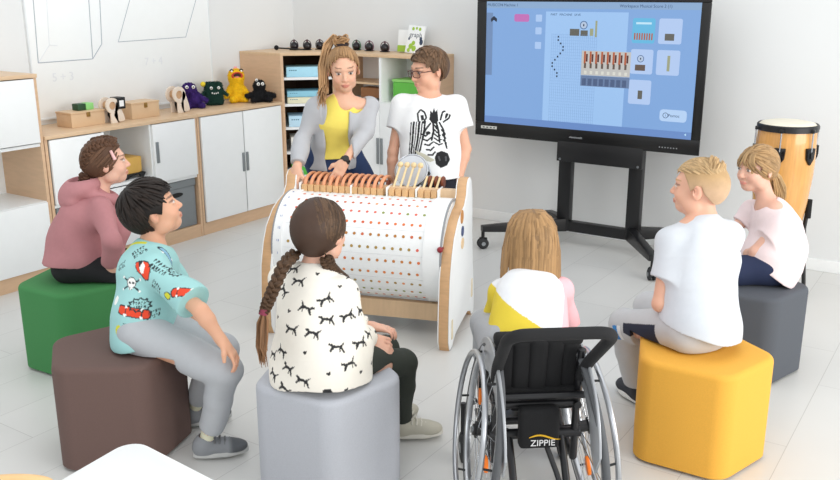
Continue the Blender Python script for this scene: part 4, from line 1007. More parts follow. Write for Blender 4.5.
def wrinkle(seed, amp=.003, freq=28.0, axis=(0, 0, 1)):
    amp = amp * 1.55
    r = np.random.default_rng(seed); ds = [(unit(np.array(axis) + r.normal(0, .55, 3)), r.uniform(.6, 1.7) * freq, r.uniform(0, 6.28), unit(r.normal(0, 1, 3)), r.uniform(6, 14)) for _ in range(4)]
    def fn(X, Y, Z):
        o = 0
        for d, w_, ph, e, w2 in ds:
            o = o + np.sin(w_ * (X * d[0] + Y * d[1] + Z * d[2]) + ph + 2.2 * np.sin(w2 * (X * e[0] + Y * e[1] + Z * e[2]) + ph * 2))
        return o * amp / 2.2
    return fn
def top_garment(B, name, parent, colfn, stations, sleeves, neckr=.062, neckdrop=.0, wr=(1, .003, 28), res=RES, k_sh=.045, hem=None, extra=None, front_open=None, m=None, neck_fwd=0.012, shr=(.040, .045)):
    """stations: (t along pelvis->neck or point, half width, half depth); sleeves: (fraction of the arm covered 0..2, r0, r1, r2) for L and R"""
    k = B.k; pts = []
    for t, w_, d_ in stations:
        if np.isscalar(t):
            mid = getattr(B, 'mid', None)
            if mid is None: p = B.pelvis + (B.neck - B.pelvis) * t
            else: p = (B.pelvis + (mid - B.pelvis) * (t / .5)) if t < .5 else (mid + (B.neck - mid) * ((t - .5) / .5))
        else: p = np.asarray(t)
        lt = unit(B.hl * max(0, 1 - (t if np.isscalar(t) else 0) * 1.1) + B.lat() * min(1, max(0, (t if np.isscalar(t) else 0) * 1.1))); pts.append((p, w_ * k, d_ * k, lt))
    P = [p[0] for p in pts] + [B.shL, B.shR, B.elL, B.elR, B.wrL, B.wrR]; f = Field(np.min(P, 0) - .16, np.max(P, 0) + .16, res)
    for (a, wa, da, la), (b, wb, db, lb) in zip(pts, pts[1:]): f.slab(a, b, unit(la + lb), wa, da, wb, db, .03)
    fw_ = unit(np.cross(np.array([0, 0, 1.0]), B.lat()))
    for sh, el, w_, (ln, r0, r1, r2) in ((B.shL, B.elL, B.wrL, sleeves[0]), (B.shR, B.elR, B.wrR, sleeves[1])):
        f.cone(B.neck - np.array([0, 0, .03 * k]), sh, shr[0] * k, shr[1] * k, .03)
        g = Field(f.lo + 3 * res, f.lo + res * (f.n - 1) - 3 * res, res); g.lo = f.lo; g.n = f.n; g.ax = f.ax; g.g = np.full(f.n, .5, np.float32)
        if ln <= 1:
            e = sh + (el - sh) * ln; g.cone(sh, e + (el - sh) * .25, r0 * k, r1 * k); g.cut(e, el - sh, .004)
        else:
            e = el + (w_ - el) * (ln - 1); g.cone(sh, el, r0 * k, r1 * k);
            g2 = np.full(f.n, .5, np.float32); keep = g.g; g.g = g2; g.cone(el, e + (w_ - el) * .25, r1 * k, r2 * k); g.cut(e, w_ - el, .004); q = np.maximum(.012 - np.abs(keep - g.g), 0) / .012; g.g = np.minimum(keep, g.g) - q * q * .003
        kk_ = k_sh * k; q = np.maximum(kk_ - np.abs(f.g - g.g), 0) / kk_; f.g = np.minimum(f.g, g.g) - q * q * kk_ * .25
    if extra: extra(f)
    if hem is not None: f.cut(hem[0], hem[1])
    up = unit(B.neck - pts[-2][0]) if len(pts) > 2 else np.array([0, 0, 1.0])
    if neckr: f.cone(B.neck + fw_ * neck_fwd * k + up * (-.012 - neckdrop) * k, B.neck + fw_ * (neck_fwd + .01) * k + up * .12 * k, neckr * k, neckr * 1.25 * k, .006, 'sub')
    if front_open: front_open(f, fw_)
    if wr: f.ripple(wrinkle(*wr))
    V, F = f.verts(); V = relax(V, F, 1, .5); N = vnormals(V, F)
    C = colfn(V, N) if callable(colfn) else np.tile(np.array(lin(colfn)), (len(V), 1))
    return mesh_obj(name, V, F, m or CLOTH, parent, C), V, F, N
def trousers(B, name, parent, col, rr=(.088, .062, .058, .046), waist=.10, ank=.93, wr=(3, .003, 24), cuff=None, res=RES, hipw=1.0, shorts=None, floor=None):
    k = B.k; P = [B.pelvis, B.knL, B.knR, B.anL, B.anR]; f = Field(np.min(P, 0) - .16, np.max(P, 0) + .17, res)
    hipL = B.pelvis - B.hl * .073 * k * hipw; hipR = B.pelvis + B.hl * .073 * k * hipw
    up = unit(B.neck - B.pelvis); wst = B.pelvis + up * waist * k
    f.slab(B.pelvis - up * .01, wst, B.hl, .130 * k * hipw, .098 * k, .112 * k * hipw, .085 * k, .03)
    for hp, kn in ((hipL, B.knL), (hipR, B.knR)): f.cone(hp, kn, rr[0] * k, rr[1] * k, .03)
    if floor is not None:
        c = np.array(B.pelvis); c[2] = floor; f.cut_near(c, (0, 0, -1), .27 * k)
    for kn, an in ((B.knL, B.anL), (B.knR, B.anR)):
        g = Field(f.lo, f.lo, res); g.lo = f.lo; g.n = f.n; g.ax = f.ax; g.g = np.full(f.n, .5, np.float32)
        e = kn + (an - kn) * ank; g.cone(kn, kn + (an - kn) * .4, rr[1] * k, rr[2] * k); g.cone(kn + (an - kn) * .4, e + (an - kn) * .15, rr[2] * k, rr[3] * k, .012)
        if cuff: g.cone(e - unit(an - kn) * .035 * k, e, cuff * k, cuff * k, .004)
        g.cut(e, an - kn, .004); q = np.maximum(.015 - np.abs(f.g - g.g), 0) / .015; f.g = np.minimum(f.g, g.g) - q * q * .015 * .25
    if wr: f.ripple(wrinkle(*wr))
    V, F = f.verts(); V = relax(V, F, 1, .5); C = col(V, vnormals(V, F)) if callable(col) else np.tile(np.array(lin(col)), (len(V), 1))
    return mesh_obj(name, V, F, CLOTH, parent, C)
def shoe(parent, an, toe, k, upper, sole, lace, sock=None, knee=None, up=(0, 0, 1), accent=None):
    """foot frame: toe direction y, up z; the sole lies .075k under the ankle"""
    toe = unit(toe); up = unit(np.asarray(up) - toe * (toe @ np.asarray(up))); x = np.cross(toe, up); M = np.array([x, toe, up]); o = np.asarray(an) - up * .075 * k
    P = lambda a, b, c: o + (x * a + toe * b + up * c) * k
    f = Field(o - .2 * k, o + .22 * k, .0035)
    f.ell(P(0, -.018, .042), np.array((.036, .046, .050)) * k, M); f.ell(P(0, .05, .036), np.array((.039, .07, .038)) * k, M, .03 * k); f.ell(P(.002, .115, .030), np.array((.040, .052, .027)) * k, M, .03 * k)
    f.cone(P(0, -.012, .06), P(0, -.005, .082), .034 * k, .033 * k, .02 * k); f.cone(P(0, -.002, .07), P(0, -.004, .13), .026 * k, .034 * k, .004, 'sub')
    f.cut(P(0, 0, .012), -up)
    V, F = f.verts(); V = relax(V, F, 1); C = np.tile(np.array(lin(upper)), (len(V), 1)); q = (V - o) @ M.T / k
    if accent: m_ = np.clip((q[:, 1] - .085) / .02, 0, 1)[:, None] * (q[:, 2] > .02)[:, None]; C = C * (1 - m_) + np.array(lin(accent)) * m_
    sh = mesh_obj('shoe', V, F, mat('shoe_upper', 'ffffff', 0.7, vcol=True, bump=.06, bscale=300), parent, C)
    out = []
    for i in range(28):
        a = 2 * math.pi * i / 28; w_ = .041 if math.sin(a) > 0 else .036; out.append((w_ * math.cos(a) * (1 - .12 * (math.sin(a) > .6)), .052 + (.118 if math.sin(a) > 0 else .115) * math.sin(a)))
    m = MB(); m.prism([(a * k, b * k) for a, b in out], -.002 * k, .026 * k, frame(o, x, toe, up), bev=.006 * k, seg=2, smooth=True); m.obj('sole', mat('sole_' + sole, sole, 0.6), sh)
    m = MB()
    for b in (.030, .050, .070, .088): m.tube([P(-.030, b, .066 - (b - .03) * .28), P(-.014, b + .004, .0835 - (b - .03) * .34), P(.014, b + .004, .0835 - (b - .03) * .34), P(.030, b, .066 - (b - .03) * .28)], .0045 * k, 6)
    for q_ in (-1, 1): m.tube([P(0, .03, .090), P(q_ * .020, .045, .108), P(q_ * .034, .03, .092), P(q_ * .012, .028, .086), P(0, .03, .088)], .004 * k, 6)
    m.obj('laces', mat('lace_' + lace, lace, 0.8), sh)
    if sock:
        kn = np.asarray(knee); d = unit(kn - an); m = MB(); m.tube([an - up * .035 * k, an, an + d * .05 * k, an + d * .13 * k], [.031 * k, .031 * k, .032 * k, .036 * k], 16); m.obj('sock', mat('sock_' + sock, sock, 0.9, bump=.1, bscale=400), parent)
    return sh
# ---- hair
def tube_geo(pts, rad, flat=.55, nrm=None, n=6):
    pts = np.asarray(pts, float); m = len(pts); t = np.gradient(pts, axis=0); t /= np.maximum(np.linalg.norm(t, axis=1), 1e-9)[:, None]
    ref = np.tile(nrm, (m, 1)) if nrm is not None and np.ndim(nrm) == 1 else (nrm if nrm is not None else np.tile([0.31, 0.2, .93], (m, 1)))
    b = np.cross(t, ref); b /= np.maximum(np.linalg.norm(b, axis=1), 1e-6)[:, None]; c = np.cross(b, t); rad = np.asarray(rad)
    V = np.concatenate([(pts + b * (rad * math.cos(2 * math.pi * j / n))[:, None] + c * (rad * flat * math.sin(2 * math.pi * j / n))[:, None])[:, None, :] for j in range(n)], 1).reshape(-1, 3)
    F = [(i * n + j, i * n + (j + 1) % n, (i + 1) * n + (j + 1) % n, (i + 1) * n + j) for i in range(m - 1) for j in range(n)]
    return V, np.array(F)
CR_C, CR_R = np.array([0, -.010, .022]), np.array([.073, .092, .083])
def proj(p, off):                                     # push a head-local point onto the skull ellipsoid, off metres out
    p = np.asarray(p, float); r = CR_R + off; q = (p - CR_C) / r; return CR_C + q / np.maximum(np.linalg.norm(q, axis=-1, keepdims=True), 1e-6) * r
def strands(H, paths, col, seed, width=.0055, colj=.22, flat=.5):
    rg = np.random.default_rng(seed); out = []
    for p in paths:
        p = np.asarray(p); W = np.array([H.p(*q) for q in p]); c = H.p(*CR_C); nr = W - c; nr /= np.linalg.norm(nr, axis=1)[:, None]
        m = len(p); s_ = np.linspace(0, 1, m); rad = width * rg.uniform(.7, 1.2) * np.minimum(1, np.minimum(.45 + s_ * 3, .25 + (1 - s_) * 3.2)) * H.k
        v, f = tube_geo(W, rad, flat, nr); g = np.clip(np.array(lin(col)) * rg.uniform(1 - colj, 1 + colj), 0, 1)
        out.append((v, f, np.tile(g, (len(v), 1))))
    return out
def cap(H, thick, zline, res=.004, back=1.0, wob=.0, extra=None):
    """hair mass over the skull above the line zline(y)"""
    f = Field(H.p(0, 0, 0) - .19 * H.k, H.p(0, 0, 0) + .19 * H.k, res)
    f.ell(H.p(*CR_C), (CR_R + thick) * H.k, H.M); f.ell(H.p(0, -.025, .01), np.array((.066, .085, .085)) * H.k + thick * H.k * .8, H.M, .02)
    if extra: extra(f)
    X, Y, Z = f._pts((slice(None),) * 3); d = [X - H.o[0], Y - H.o[1], Z - H.o[2]]
    q = [sum(d[i] * H.M[j][i] for i in range(3)) / H.k for j in range(3)]
    z0 = zline(q[1], np.abs(q[0])); f.g = np.maximum(f.g, ((z0 - q[2]) * H.k * .7).astype(np.float32))
    if wob: f.ripple(wrinkle(11, wob, 60, H.M[1]))
    V, F = f.verts(); return relax(V, F, 1), F
def pl(y, tab):                                        # piecewise linear hair line
    return np.interp(y, [a for a, b in tab], [b for a, b in tab])
def hair_obj(H, parent, capVF, col, extra, name='hair', colj=.0):
    V, F = capVF; C = np.tile(np.array(lin(col)), (len(V), 1)); return mesh_obj(name, V, F, HAIRM, parent, C, extra)
def gather(H, G, roots, n=9, off=.012, over=None):
    G = np.asarray(G); P = []
    for r in roots:
        t = np.linspace(0, 1, n)[:, None]; p = proj(np.asarray(r) * (1 - t) + G * t, off); p[-1] = G * .6 + p[-1] * .4; P.append(p)
    return P
def flow_paths(roots, flow, step, n, off):
    out = []
    for r in roots:
        p = proj(r, off[0]); P = [p]
        for i in range(1, n):
            d = np.asarray(flow(p), float); nr = unit((p - CR_C) / CR_R ** 2); d = unit(d - nr * (d @ nr)); p = proj(p + d * step, off[0] + (off[1] - off[0]) * i / (n - 1)); P.append(p)
        out.append(np.array(P))
    return out
def scalp_roots(n, seed, cond):
    rg = np.random.default_rng(seed); out = []
    while len(out) < n:
        v = rg.normal(0, 1, 3); v /= np.linalg.norm(v); p = CR_C + v * CR_R
        if cond(p): out.append(p)
    return out
def braid(pts, r, col, seed, turns, base_r=None):
    """three-strand plait along a path of world points"""
    pts = np.asarray(pts); m = 90; s_ = np.linspace(0, 1, len(pts)); u_ = np.linspace(0, 1, m); P = np.stack([np.interp(u_, s_, pts[:, i]) for i in range(3)], 1)
    t = np.gradient(P, axis=0); t /= np.linalg.norm(t, axis=1)[:, None]; a = np.cross(t, FW); a /= np.linalg.norm(a, axis=1)[:, None]; b = np.cross(a, t); out = []; rg = np.random.default_rng(seed)
    taper = np.interp(u_, [0, .1, .8, 1], [.9, 1, .85, .6])
    for i in range(3):
        ph = 2 * math.pi * (u_ * turns + i / 3); q = P + a * (r * .75 * np.sin(ph) * taper)[:, None] + b * (r * .42 * np.sin(2 * ph) * taper)[:, None]
        v, f = tube_geo(q, r * .62 * taper, .8, FW); out.append((v, f, np.tile(np.array(lin(col)) * (1 + .18 * (i - 1)), (len(v), 1))))
        for j in range(3):                              # fine hairs on each strand
            o = (j - 1) * r * .35; v, f = tube_geo(q + a * o - FW * r * .45 * 1, r * .16 * taper, .8, FW); out.append((v, f, np.tile(np.array(lin(col)) * rg.uniform(.8, 1.5), (len(v), 1))))
    return out
def merge_geo(parts): 
    V = []; F = []; C = []; o = 0
    for v, f, c in parts: V.append(v); F.append(f + o); C.append(c); o += len(v)
    return np.concatenate(V), np.concatenate(F), np.concatenate(C)
def geo_obj(name, parts, m, parent):
    V, F, C = merge_geo(parts); return mesh_obj(name, V, F, m, parent, np.clip(C, 0, 1))
# ---- printed motifs: painted into the cloth's own colour where the motif lies
def inpoly(u_, v, poly):
    r = np.zeros(len(u_), bool); n = len(poly)
    for i in range(n):
        (x1, y1), (x2, y2) = poly[i], poly[(i + 1) % n]
        c = ((y1 > v) != (y2 > v)) & (u_ < (x2 - x1) * (v - y1) / ((y2 - y1) if y2 != y1 else 1e-9) + x1); r ^= c
    return r
def nearseg(u_, v, pts, w_):
    r = np.zeros(len(u_), bool)
    for (x1, y1), (x2, y2) in zip(pts, pts[1:]):
        dx, dy = x2 - x1, y2 - y1; t = np.clip(((u_ - x1) * dx + (v - y1) * dy) / max(dx * dx + dy * dy, 1e-12), 0, 1); r |= (u_ - x1 - t * dx) ** 2 + (v - y1 - t * dy) ** 2 < w_ * w_
    return r
def stamp(V, N, C, c, size, layers, rot=0.0, uax=None):
    """layers: list of (colour, 'poly'|'line', points, width) in motif units; laid on the tangent plane at c"""
    c = np.asarray(c); d = np.linalg.norm(V - c, axis=1); sel = np.where(d < size * 1.1)[0]
    if len(sel) == 0: return
    n = unit(N[sel[np.argmin(d[sel])]] + 1e-9); z = np.array([0, 0, 1.0])
    u_ = unit(np.cross(z, n)) if uax is None else unit(np.asarray(uax) - n * (n @ np.asarray(uax))); v_ = np.cross(n, u_)
    if rot: u_, v_ = u_ * math.cos(rot) + v_ * math.sin(rot), v_ * math.cos(rot) - u_ * math.sin(rot)
    ok = N[sel] @ n > .15; sel = sel[ok]; a = (V[sel] - c) @ u_ / size; b = (V[sel] - c) @ v_ / size
    for L in layers:
        col, kind, pts = L[:3]; m = inpoly(a, b, pts) if kind == 'poly' else nearseg(a, b, pts, L[3]); C[sel[m]] = lin(col)
def surf_at(V, px, py, N=None):
    """vertex of a garment seen nearest the sight line of pixel (px, py)"""
    d = unit(FW * FPX + RT * (px - 420) + UPV * (240 - py)); q = V - CAMP; t = q @ d; e = np.linalg.norm(q - t[:, None] * d, axis=1); s_ = np.where(e < .012)[0]
    if len(s_) == 0: return V[np.argmin(e)]
    return V[s_[np.argmin(t[s_])]]
def cir(cx, cy, r, n=14, ry=None): return [(cx + r * math.cos(2 * math.pi * i / n), cy + (ry or r) * math.sin(2 * math.pi * i / n)) for i in range(n)]
def person(label, base, group=None): return thing('person', label, 'person', tuple(base), 0.0, group)

# ------------------------------------------------------------------ the eight people
def rdir(az): return azim(az - 90)
def gz(px, py, z): 
    d = FW * FPX + RT * (px - 420) + UPV * (240 - py); return CAMP + d * ((z - CAMH) / d[2])
Z1 = np.array([0, 0, 1.0])

# 1 -- girl in the pink hoodie on the green pouf
D = 4.06; r1 = rdir(22)
pel = at_depth(74, 262, D); nk = at_depth(98, 194, D); sc = nk - Z1 * .045
B1 = Body(k=.92, pelvis=pel, neck=nk, hl=rdir(15), shL=sc - r1 * .13, shR=sc + r1 * .13, mid=at_depth(80, 226, D))
B1.elR = fit(B1.shR, 112, 238, .215, -1); B1.wrR = fit(B1.elR, 110, 264, .18, 1)
B1.elL = B1.elR - r1 * .25 + azim(15) * .05; B1.wrL = B1.wrR - r1 * .07 + azim(20) * .03
B1.knR = pel + azim(5) * .32 + rdir(15) * .075 + Z1 * -.055; B1.knL = pel + azim(15) * .33 - rdir(15) * .08 + Z1 * -.055
B1.anR = B1.knR + azim(180) * .02 + azim(285) * .03; B1.anR[2] = .085; B1.anL = B1.knL + azim(30) * .05; B1.anL[2] = .085
p1 = person('girl in dusty pink hoodie with braided brown hair sitting on the green pouf', (pel[0], pel[1], .405))
h1 = Head(at_depth(106, 162, D - .02), 22, 6, 0, .95)
hd_ = dict(d=azim(30) * .5 - Z1, n=-azim(0), curl=.5, thumb=1)
B1.skin(p1, 'eec3ae', h1, '6b4c38', '4b3a2c', hands=(dict(d=azim(20) * .6 - Z1 * .8, n=-Z1 + azim(0), curl=.6, thumb=-1), dict(d=azim(40) * .6 - Z1 * .8, n=azim(90), curl=.6, thumb=1)))
def belly(f):
    f.ell(B1.pelvis + azim(15) * .055 + Z1 * .05, (.14, .11, .10), np.array([rdir(15), azim(15), Z1]), .04)
    f.cone(B1.wrR + unit(B1.elR - B1.wrR) * .045, B1.wrR, .033, .031, .008)
def hood_mesh():
    bk = -azim(22); c = B1.neck + Z1 * .022 + azim(22) * .012; f = Field(c - .26, c + .26, RES)
    f.ell(c + bk * .085 + Z1 * .012, (.112, .098, .058), np.array([r1, unit(-bk * .95 + Z1 * .31), unit(bk * .31 + Z1 * .95)]))
    f.ell(c + bk * .125 - Z1 * .035, (.105, .06, .055), np.array([r1, bk, Z1]), .02)
    for i in range(20):                                 # rolled opening that runs forward under the chin
        a = 2 * math.pi * i / 20; a2 = 2 * math.pi * (i + 1) / 20
        q = lambda a: c + r1 * .080 * math.cos(a) + bk * (.085 * math.sin(a) + .03) + Z1 * (.034 * math.sin(a) - .012)
        f.cone(q(a), q(a2), .024, .024, .014)
    f.ell(c + bk * .07 + Z1 * .062, (.062, .062, .040), np.array([r1, unit(-bk * .95 + Z1 * .31), unit(bk * .31 + Z1 * .95)]), .012, 'sub')
    f.ripple(wrinkle(77, .003, 26)); V, F = f.verts(); V = relax(V, F, 1)
    mesh_obj('hood', V, F, mat('cloth_fleece', 'ffffff', .9, vcol=True, var=.03, vscale=50, bump=.1, bscale=300), p1, np.tile(np.array(lin('b57d80')), (len(V), 1)))
hood_mesh()
top_garment(B1, 'hoodie', p1, 'b17a7d', [(-.20, .150, .14), (.05, .158, .142), (.35, .150, .125), (.62, .15, .12), (.85, .12, .095), (1.0, .05, .05)], ((1.9, .056, .05, .040), (1.97, .056, .05, .040)), neckr=.05, wr=(21, .005, 26), hem=(pel + Z1 * .012, -Z1 + azim(180) * .06), extra=belly, neck_fwd=.02, m=mat('cloth_fleece', 'ffffff', .9, vcol=True, var=.03, vscale=50, bump=.1, bscale=300))
trousers(B1, 'trousers', p1, '17171a', floor=.409)
for an in (B1.anL, B1.anR): shoe(p1, an, azim(20), .85, '4a4a4e', 'd8d8d6', 'e8e8e8')
r_ = scalp_roots(230, 1, lambda p: p[2] > -.05 + max(0, p[1]) * 1.3 and p[1] < .062)
G1 = np.array([0, -.098, -.050])
st = strands(h1, gather(h1, G1, r_, off=.012), '5e4331', 4, .006, .3)
for sx in (-1, 1):
    pts = [h1.p(*proj((sx * x, y, z), .012)) for x, y, z in ((.03, .06, .085), (.042, .02, .10), (.05, -.03, .095), (.05, -.07, .06), (.04, -.095, .01), (.025, -.10, -.04))]
    st += braid(pts, .019, '5a3f2e', 3, 4.5)
st += braid([h1.p(.01, -.105, -.04), h1.p(.01, -.118, -.075), h1.p(.01, -.118, -.105)], .020, '54392a', 5, 1.6)
hair_obj(h1, p1, cap(h1, .010, lambda y, ax: pl(y, [(-.2, -.075), (-.05, -.06), (-.03, -.01), (.0, .012), (.02, .01), (.05, .055), (.1, .075)])), '553b2b', st)
MB().tube([h1.p(.01, -.119, -.09), h1.p(.01, -.119, -.112)], .022, 14).obj('hair_tie', mat('tie_orange', 'f0531f', .7), p1)
m = MB(); m.tube([h1.p(*proj((.062, .02, .055), .022)), h1.p(*proj((.064, .028, .02), .022))], [.006, .008], 8); m.obj('hair_clip', mat('clip_pink', 'e9b7b4', .4), p1)

# 2 -- boy in the turquoise printed shirt on the brown pouf
D = 3.30; r2 = rdir(18)
pel = at_depth(144, 326, D); nk = at_depth(152, 247, D + .0); sc = nk - Z1 * .052
B2 = Body(k=.93, pelvis=pel, neck=nk, hl=rdir(5), shL=sc - r2 * .128 , shR=sc + r2 * .128)
B2.elL = fit(B2.shL, 182, 296, .23, 1); B2.wrL = fit(B2.elL, 194, 322, .17, 0)
B2.anR = gz(207, 439, .078); B2.knR = fit(B2.anR, 225, 371, .315, -1)
B2.wrR = at_depth(222, 341, depth_of(B2.knR) - .075); B2.elR = fit(B2.wrR, 201, 311, .185, 0)
B2.anL = gz(194, 408, .078); B2.knL = B2.knR - rdir(5) * .17 - azim(5) * .04 + Z1 * .01
p2 = person('dark haired boy in turquoise shirt with skateboard prints sitting on the brown pouf', (pel[0], pel[1], .405))
h2 = Head(at_depth(152, 209, D - .01), 24, 20, 0, .99)
B2.skin(p2, 'efbd9f', h2, '2c211b', '3a2a20', hands=(dict(d=azim(5) * .8 - Z1 * .7, n=-Z1, curl=.7, thumb=1, s=.85), dict(d=unit(at_depth(235, 357, depth_of(B2.wrR) + .01) - B2.wrR), n=-Z1 + azim(180) * .5, curl=.75, thumb=-1, spread=.16)))
def col2(V, N):
    C = np.tile(np.array(lin('9fd0cf')), (len(V), 1)); BK, RD, W_, YL = '2b3438', 'e8492a', 'f4f4f0', 'd6d63a'
    def board(px, py, s, rot): 
        o = [(-.75 + .25 * math.cos(a), .26 * math.sin(a)) for a in np.linspace(math.pi / 2, 1.5 * math.pi, 9)] + [(.75 + .25 * math.cos(a), .26 * math.sin(a)) for a in np.linspace(-math.pi / 2, math.pi / 2, 9)]
        b = [(x * 1.09, y * 1.25) for x, y in o]
        L = [(BK, 'poly', b), (RD, 'poly', o)] + [(W_, 'poly', cir(x, y, .10)) for x in (-.5, .5) for y in (-.25, .25)] + [(BK, 'line', [(-.5, -.15), (-.5, .15)], .04), (BK, 'line', [(.5, -.15), (.5, .15)], .04)]
        stamp(V, N, C, surf_at(V, px, py), s, L, rot)
    board(131.5, 315.5, .058, -.22); board(180.5, 290, .054, .16)
    stamp(V, N, C, surf_at(V, 138.5, 269), .042, [(BK, 'poly', [(-1.0, .42), (-.72, .62), (-.25, .8), (.25, .85), (.7, .6), (.92, .1), (.95, -.62), (.55, -.78), (.0, -.42), (-.5, -.28), (-.95, .1)]), (RD, 'poly', [(-.22, .70), (.25, .75), (.62, .52), (.82, .08), (.84, -.55), (.52, -.66), (.02, -.32), (-.35, .1)]), (W_, 'poly', [(-.22, .66), (.2, .45), (.22, -.25), (.02, -.3), (-.34, .08)]), (RD, 'poly', [(-.92, .40), (-.7, .52), (-.38, .12), (.0, -.36), (-.5, -.2), (-.88, .14)])], -.15)
    stamp(V, N, C, surf_at(V, 128, 283.5), .042, [(BK, 'line', [(-.9, -.55), (.9, .5)], .07), (BK, 'line', [(-.9, .5), (.9, -.55)], .07), (BK, 'poly', cir(0, .12, .50)), (W_, 'poly', cir(0, .12, .43)), (W_, 'poly', [(-.22, -.2), (.22, -.2), (.2, -.48), (-.2, -.48)]), (BK, 'poly', cir(-.17, .1, .11)), (BK, 'poly', cir(.17, .1, .11)), (BK, 'line', [(-.1, -.3), (-.1, -.45)], .03), (BK, 'line', [(.1, -.3), (.1, -.45)], .03)] + [(W_, 'poly', cir(x, y, .12)) for x in (-.9, .9) for y in (-.55, .5)])
    stamp(V, N, C, surf_at(V, 171, 254), .048, [(BK, 'poly', [(x * 1.12, y * 1.3) for x, y in cir(0, 0, .3, ry=.8)]), ('86b5cf', 'poly', cir(0, 0, .26, ry=.86)), (W_, 'poly', cir(-.38, .4, .1)), (W_, 'poly', cir(.38, -.35, .1))], -.25)
    def scrib(px, py, s, rot, seed):
        rg = random.Random(seed); L = []
        for row in range(2):
            x = -.85; y = .28 - row * .58
            while x < .8:
                w_ = rg.uniform(.16, .28); L.append((BK, 'line', [(x, y - .2), (x + w_ * .2, y + .22), (x + w_ * .6, y - .05 + rg.uniform(-.1, .2)), (x + w_ * .85, y + .2), (x + w_ * .8, y - .2)][:rg.choice([3, 4, 5])], .042)); x += w_ + .12
        stamp(V, N, C, surf_at(V, px, py), s, L, rot)
    for (px, py, s, rot, sd) in [(159, 264, .040, -.75, 1), (153, 288, .032, -.4, 2), (138, 249, .034, .9, 4), (144, 331, .034, .0, 5), (126, 331, .03, -.2, 6), (118, 266, .024, .8, 8), (158, 315, .026, .2, 12)]: scrib(px, py, s, rot, sd)
    def burst(px, py, s, rot):
        L = [(BK, 'line', [(1.0 * math.cos(a) * (1 if i % 2 else .75), .62 * math.sin(a) * (1 if i % 2 else .75)) for i, a in enumerate(np.linspace(0, 2 * math.pi, 23))], .06)]; stamp(V, N, C, surf_at(V, px, py), s, L, rot)
        scrib(px, py, s * .6, rot, 33)
    burst(177, 269, .040, .2); burst(137.5, 303, .042, .0)
    stamp(V, N, C, surf_at(V, 164, 297), .026, [(BK, 'poly', cir(0, 0, .8, ry=.55)), (YL, 'poly', cir(0, 0, .68, ry=.43))])
    stamp(V, N, C, surf_at(V, 128, 245), .06, [(YL, 'line', [(-.9, -.5), (-.3, -.05), (-.35, .15), (.8, .6)], .11)], .3)
    stamp(V, N, C, surf_at(V, 115, 330), .02, [(YL, 'poly', cir(0, 0, .9))]); stamp(V, N, C, surf_at(V, 113, 300), .02, [(W_, 'poly', cir(0, 0, .9))])
    return C
sh2 = top_garment(B2, 'shirt', p2, col2, [(-.12, .158, .128), (.1, .155, .128), (.35, .142, .118), (.65, .142, .11), (.86, .115, .09), (1.0, .05, .05)], ((.78, .055, .066, .05), (.80, .055, .068, .05)), neckr=.058, wr=(22, .005, 22), hem=(pel - Z1 * .04, -Z1 + azim(0) * .18), res=.0034)
trousers(B2, 'trousers', p2, 'b3b6ba', rr=(.092, .066, .055, .040), ank=.80, cuff=.040, wr=(5, .0045, 26), floor=.409)
shoe(p2, B2.anR, azim(14), .88, '8d9094', 'c9cac8', '77797c', 'e4e3c8', B2.knR, accent='5b5e62'); shoe(p2, B2.anL, azim(25), .88, '8d9094', 'c9cac8', '77797c', 'e4e3c8', B2.knL, accent='5b5e62')
r_ = scalp_roots(420, 2, lambda p: p[2] > (.025 if p[1] > -.045 else -.045) + max(0, p[1]) * .5 and not (p[1] > .012 and p[2] < .085) and not (abs(p[0]) > .045 and p[1] > -.04 and p[2] < .062))
whorl = np.array([.0, -.06, .085])
st = strands(h2, flow_paths(r_, lambda p: (p - whorl) + np.array([0, 0, -.03]), .011, 7, (.014, .023)), '241b16', 9, .0062, .4)
hair_obj(h2, p2, cap(h2, .015, lambda y, ax: pl(y, [(-.2, -.082), (-.06, -.07), (-.035, -.02), (-.02, .005), (.0, .0), (.022, -.018), (.04, .02), (.06, .045), (.12, .042)])), '1a1412', st)

# 3 -- girl with long braids on the light grey pouf (seen from behind)
D = 3.0; r3 = rdir(58)
pel = at_depth(320, 359, D); nk = at_depth(313, 273, D + .02); sc = nk - Z1 * .05
B3 = Body(k=.95, pelvis=pel, neck=nk, hl=rdir(48), shL=sc - r3 * .13, shR=sc + r3 * .13)
B3.elR = fit(B3.shR, 353, 344, .225, 0); B3.wrR = fit(B3.elR, 367, 338, .17, 1)
B3.elL = B3.shL + azim(60) * .08 - Z1 * .20; B3.wrL = fit(B3.elL, 372, 327, .30, 1)
B3.wrL = B3.wrR + azim(80) * .08 + Z1 * .012; B3.elL = B3.shL + azim(50) * .10 - Z1 * .19
B3.knR = fit(pel + rdir(48) * .07, 402, 361, .32, 1); B3.knL = B3.knR - rdir(48) * .15 + azim(48) * .01
B3.anR = gz(404, 420, .08); B3.anL = B3.anR - rdir(48) * .12 + azim(40) * .03
B3.knR = fit(B3.anR, 402, 362, .31, -1); B3.knL = B3.knR + (B3.anL - B3.anR)
p3 = person('girl with long brown braids in cream animal print tunic on the light grey pouf', (pel[0], pel[1], .405))
h3 = Head(at_depth(320, 231, D + .015), 62, 0, 0, 1.0)
B3.skin(p3, 'edc0aa', h3, '4d3b2c', '3a2a20', hands=(dict(d=azim(-10) - Z1 * .1, n=-Z1, curl=.9, thumb=1, s=.75), dict(d=azim(-5) - Z1 * .25, n=-Z1 + azim(90), curl=1.0, thumb=-1, s=.78)))
DOG = [(-1, .30), (-.88, .55), (-.78, .42), (-.6, .46), (-.45, .26), (.35, .24), (.6, .5), (.95, .75), (.72, .36), (.55, .1), (.62, -.12), (.9, -.5), (.74, -.58), (.42, -.12), (.2, -.06), (-.28, -.06), (-.48, -.28), (-.75, -.55), (-.88, -.44), (-.62, -.16), (-.56, .06), (-.78, .14)]
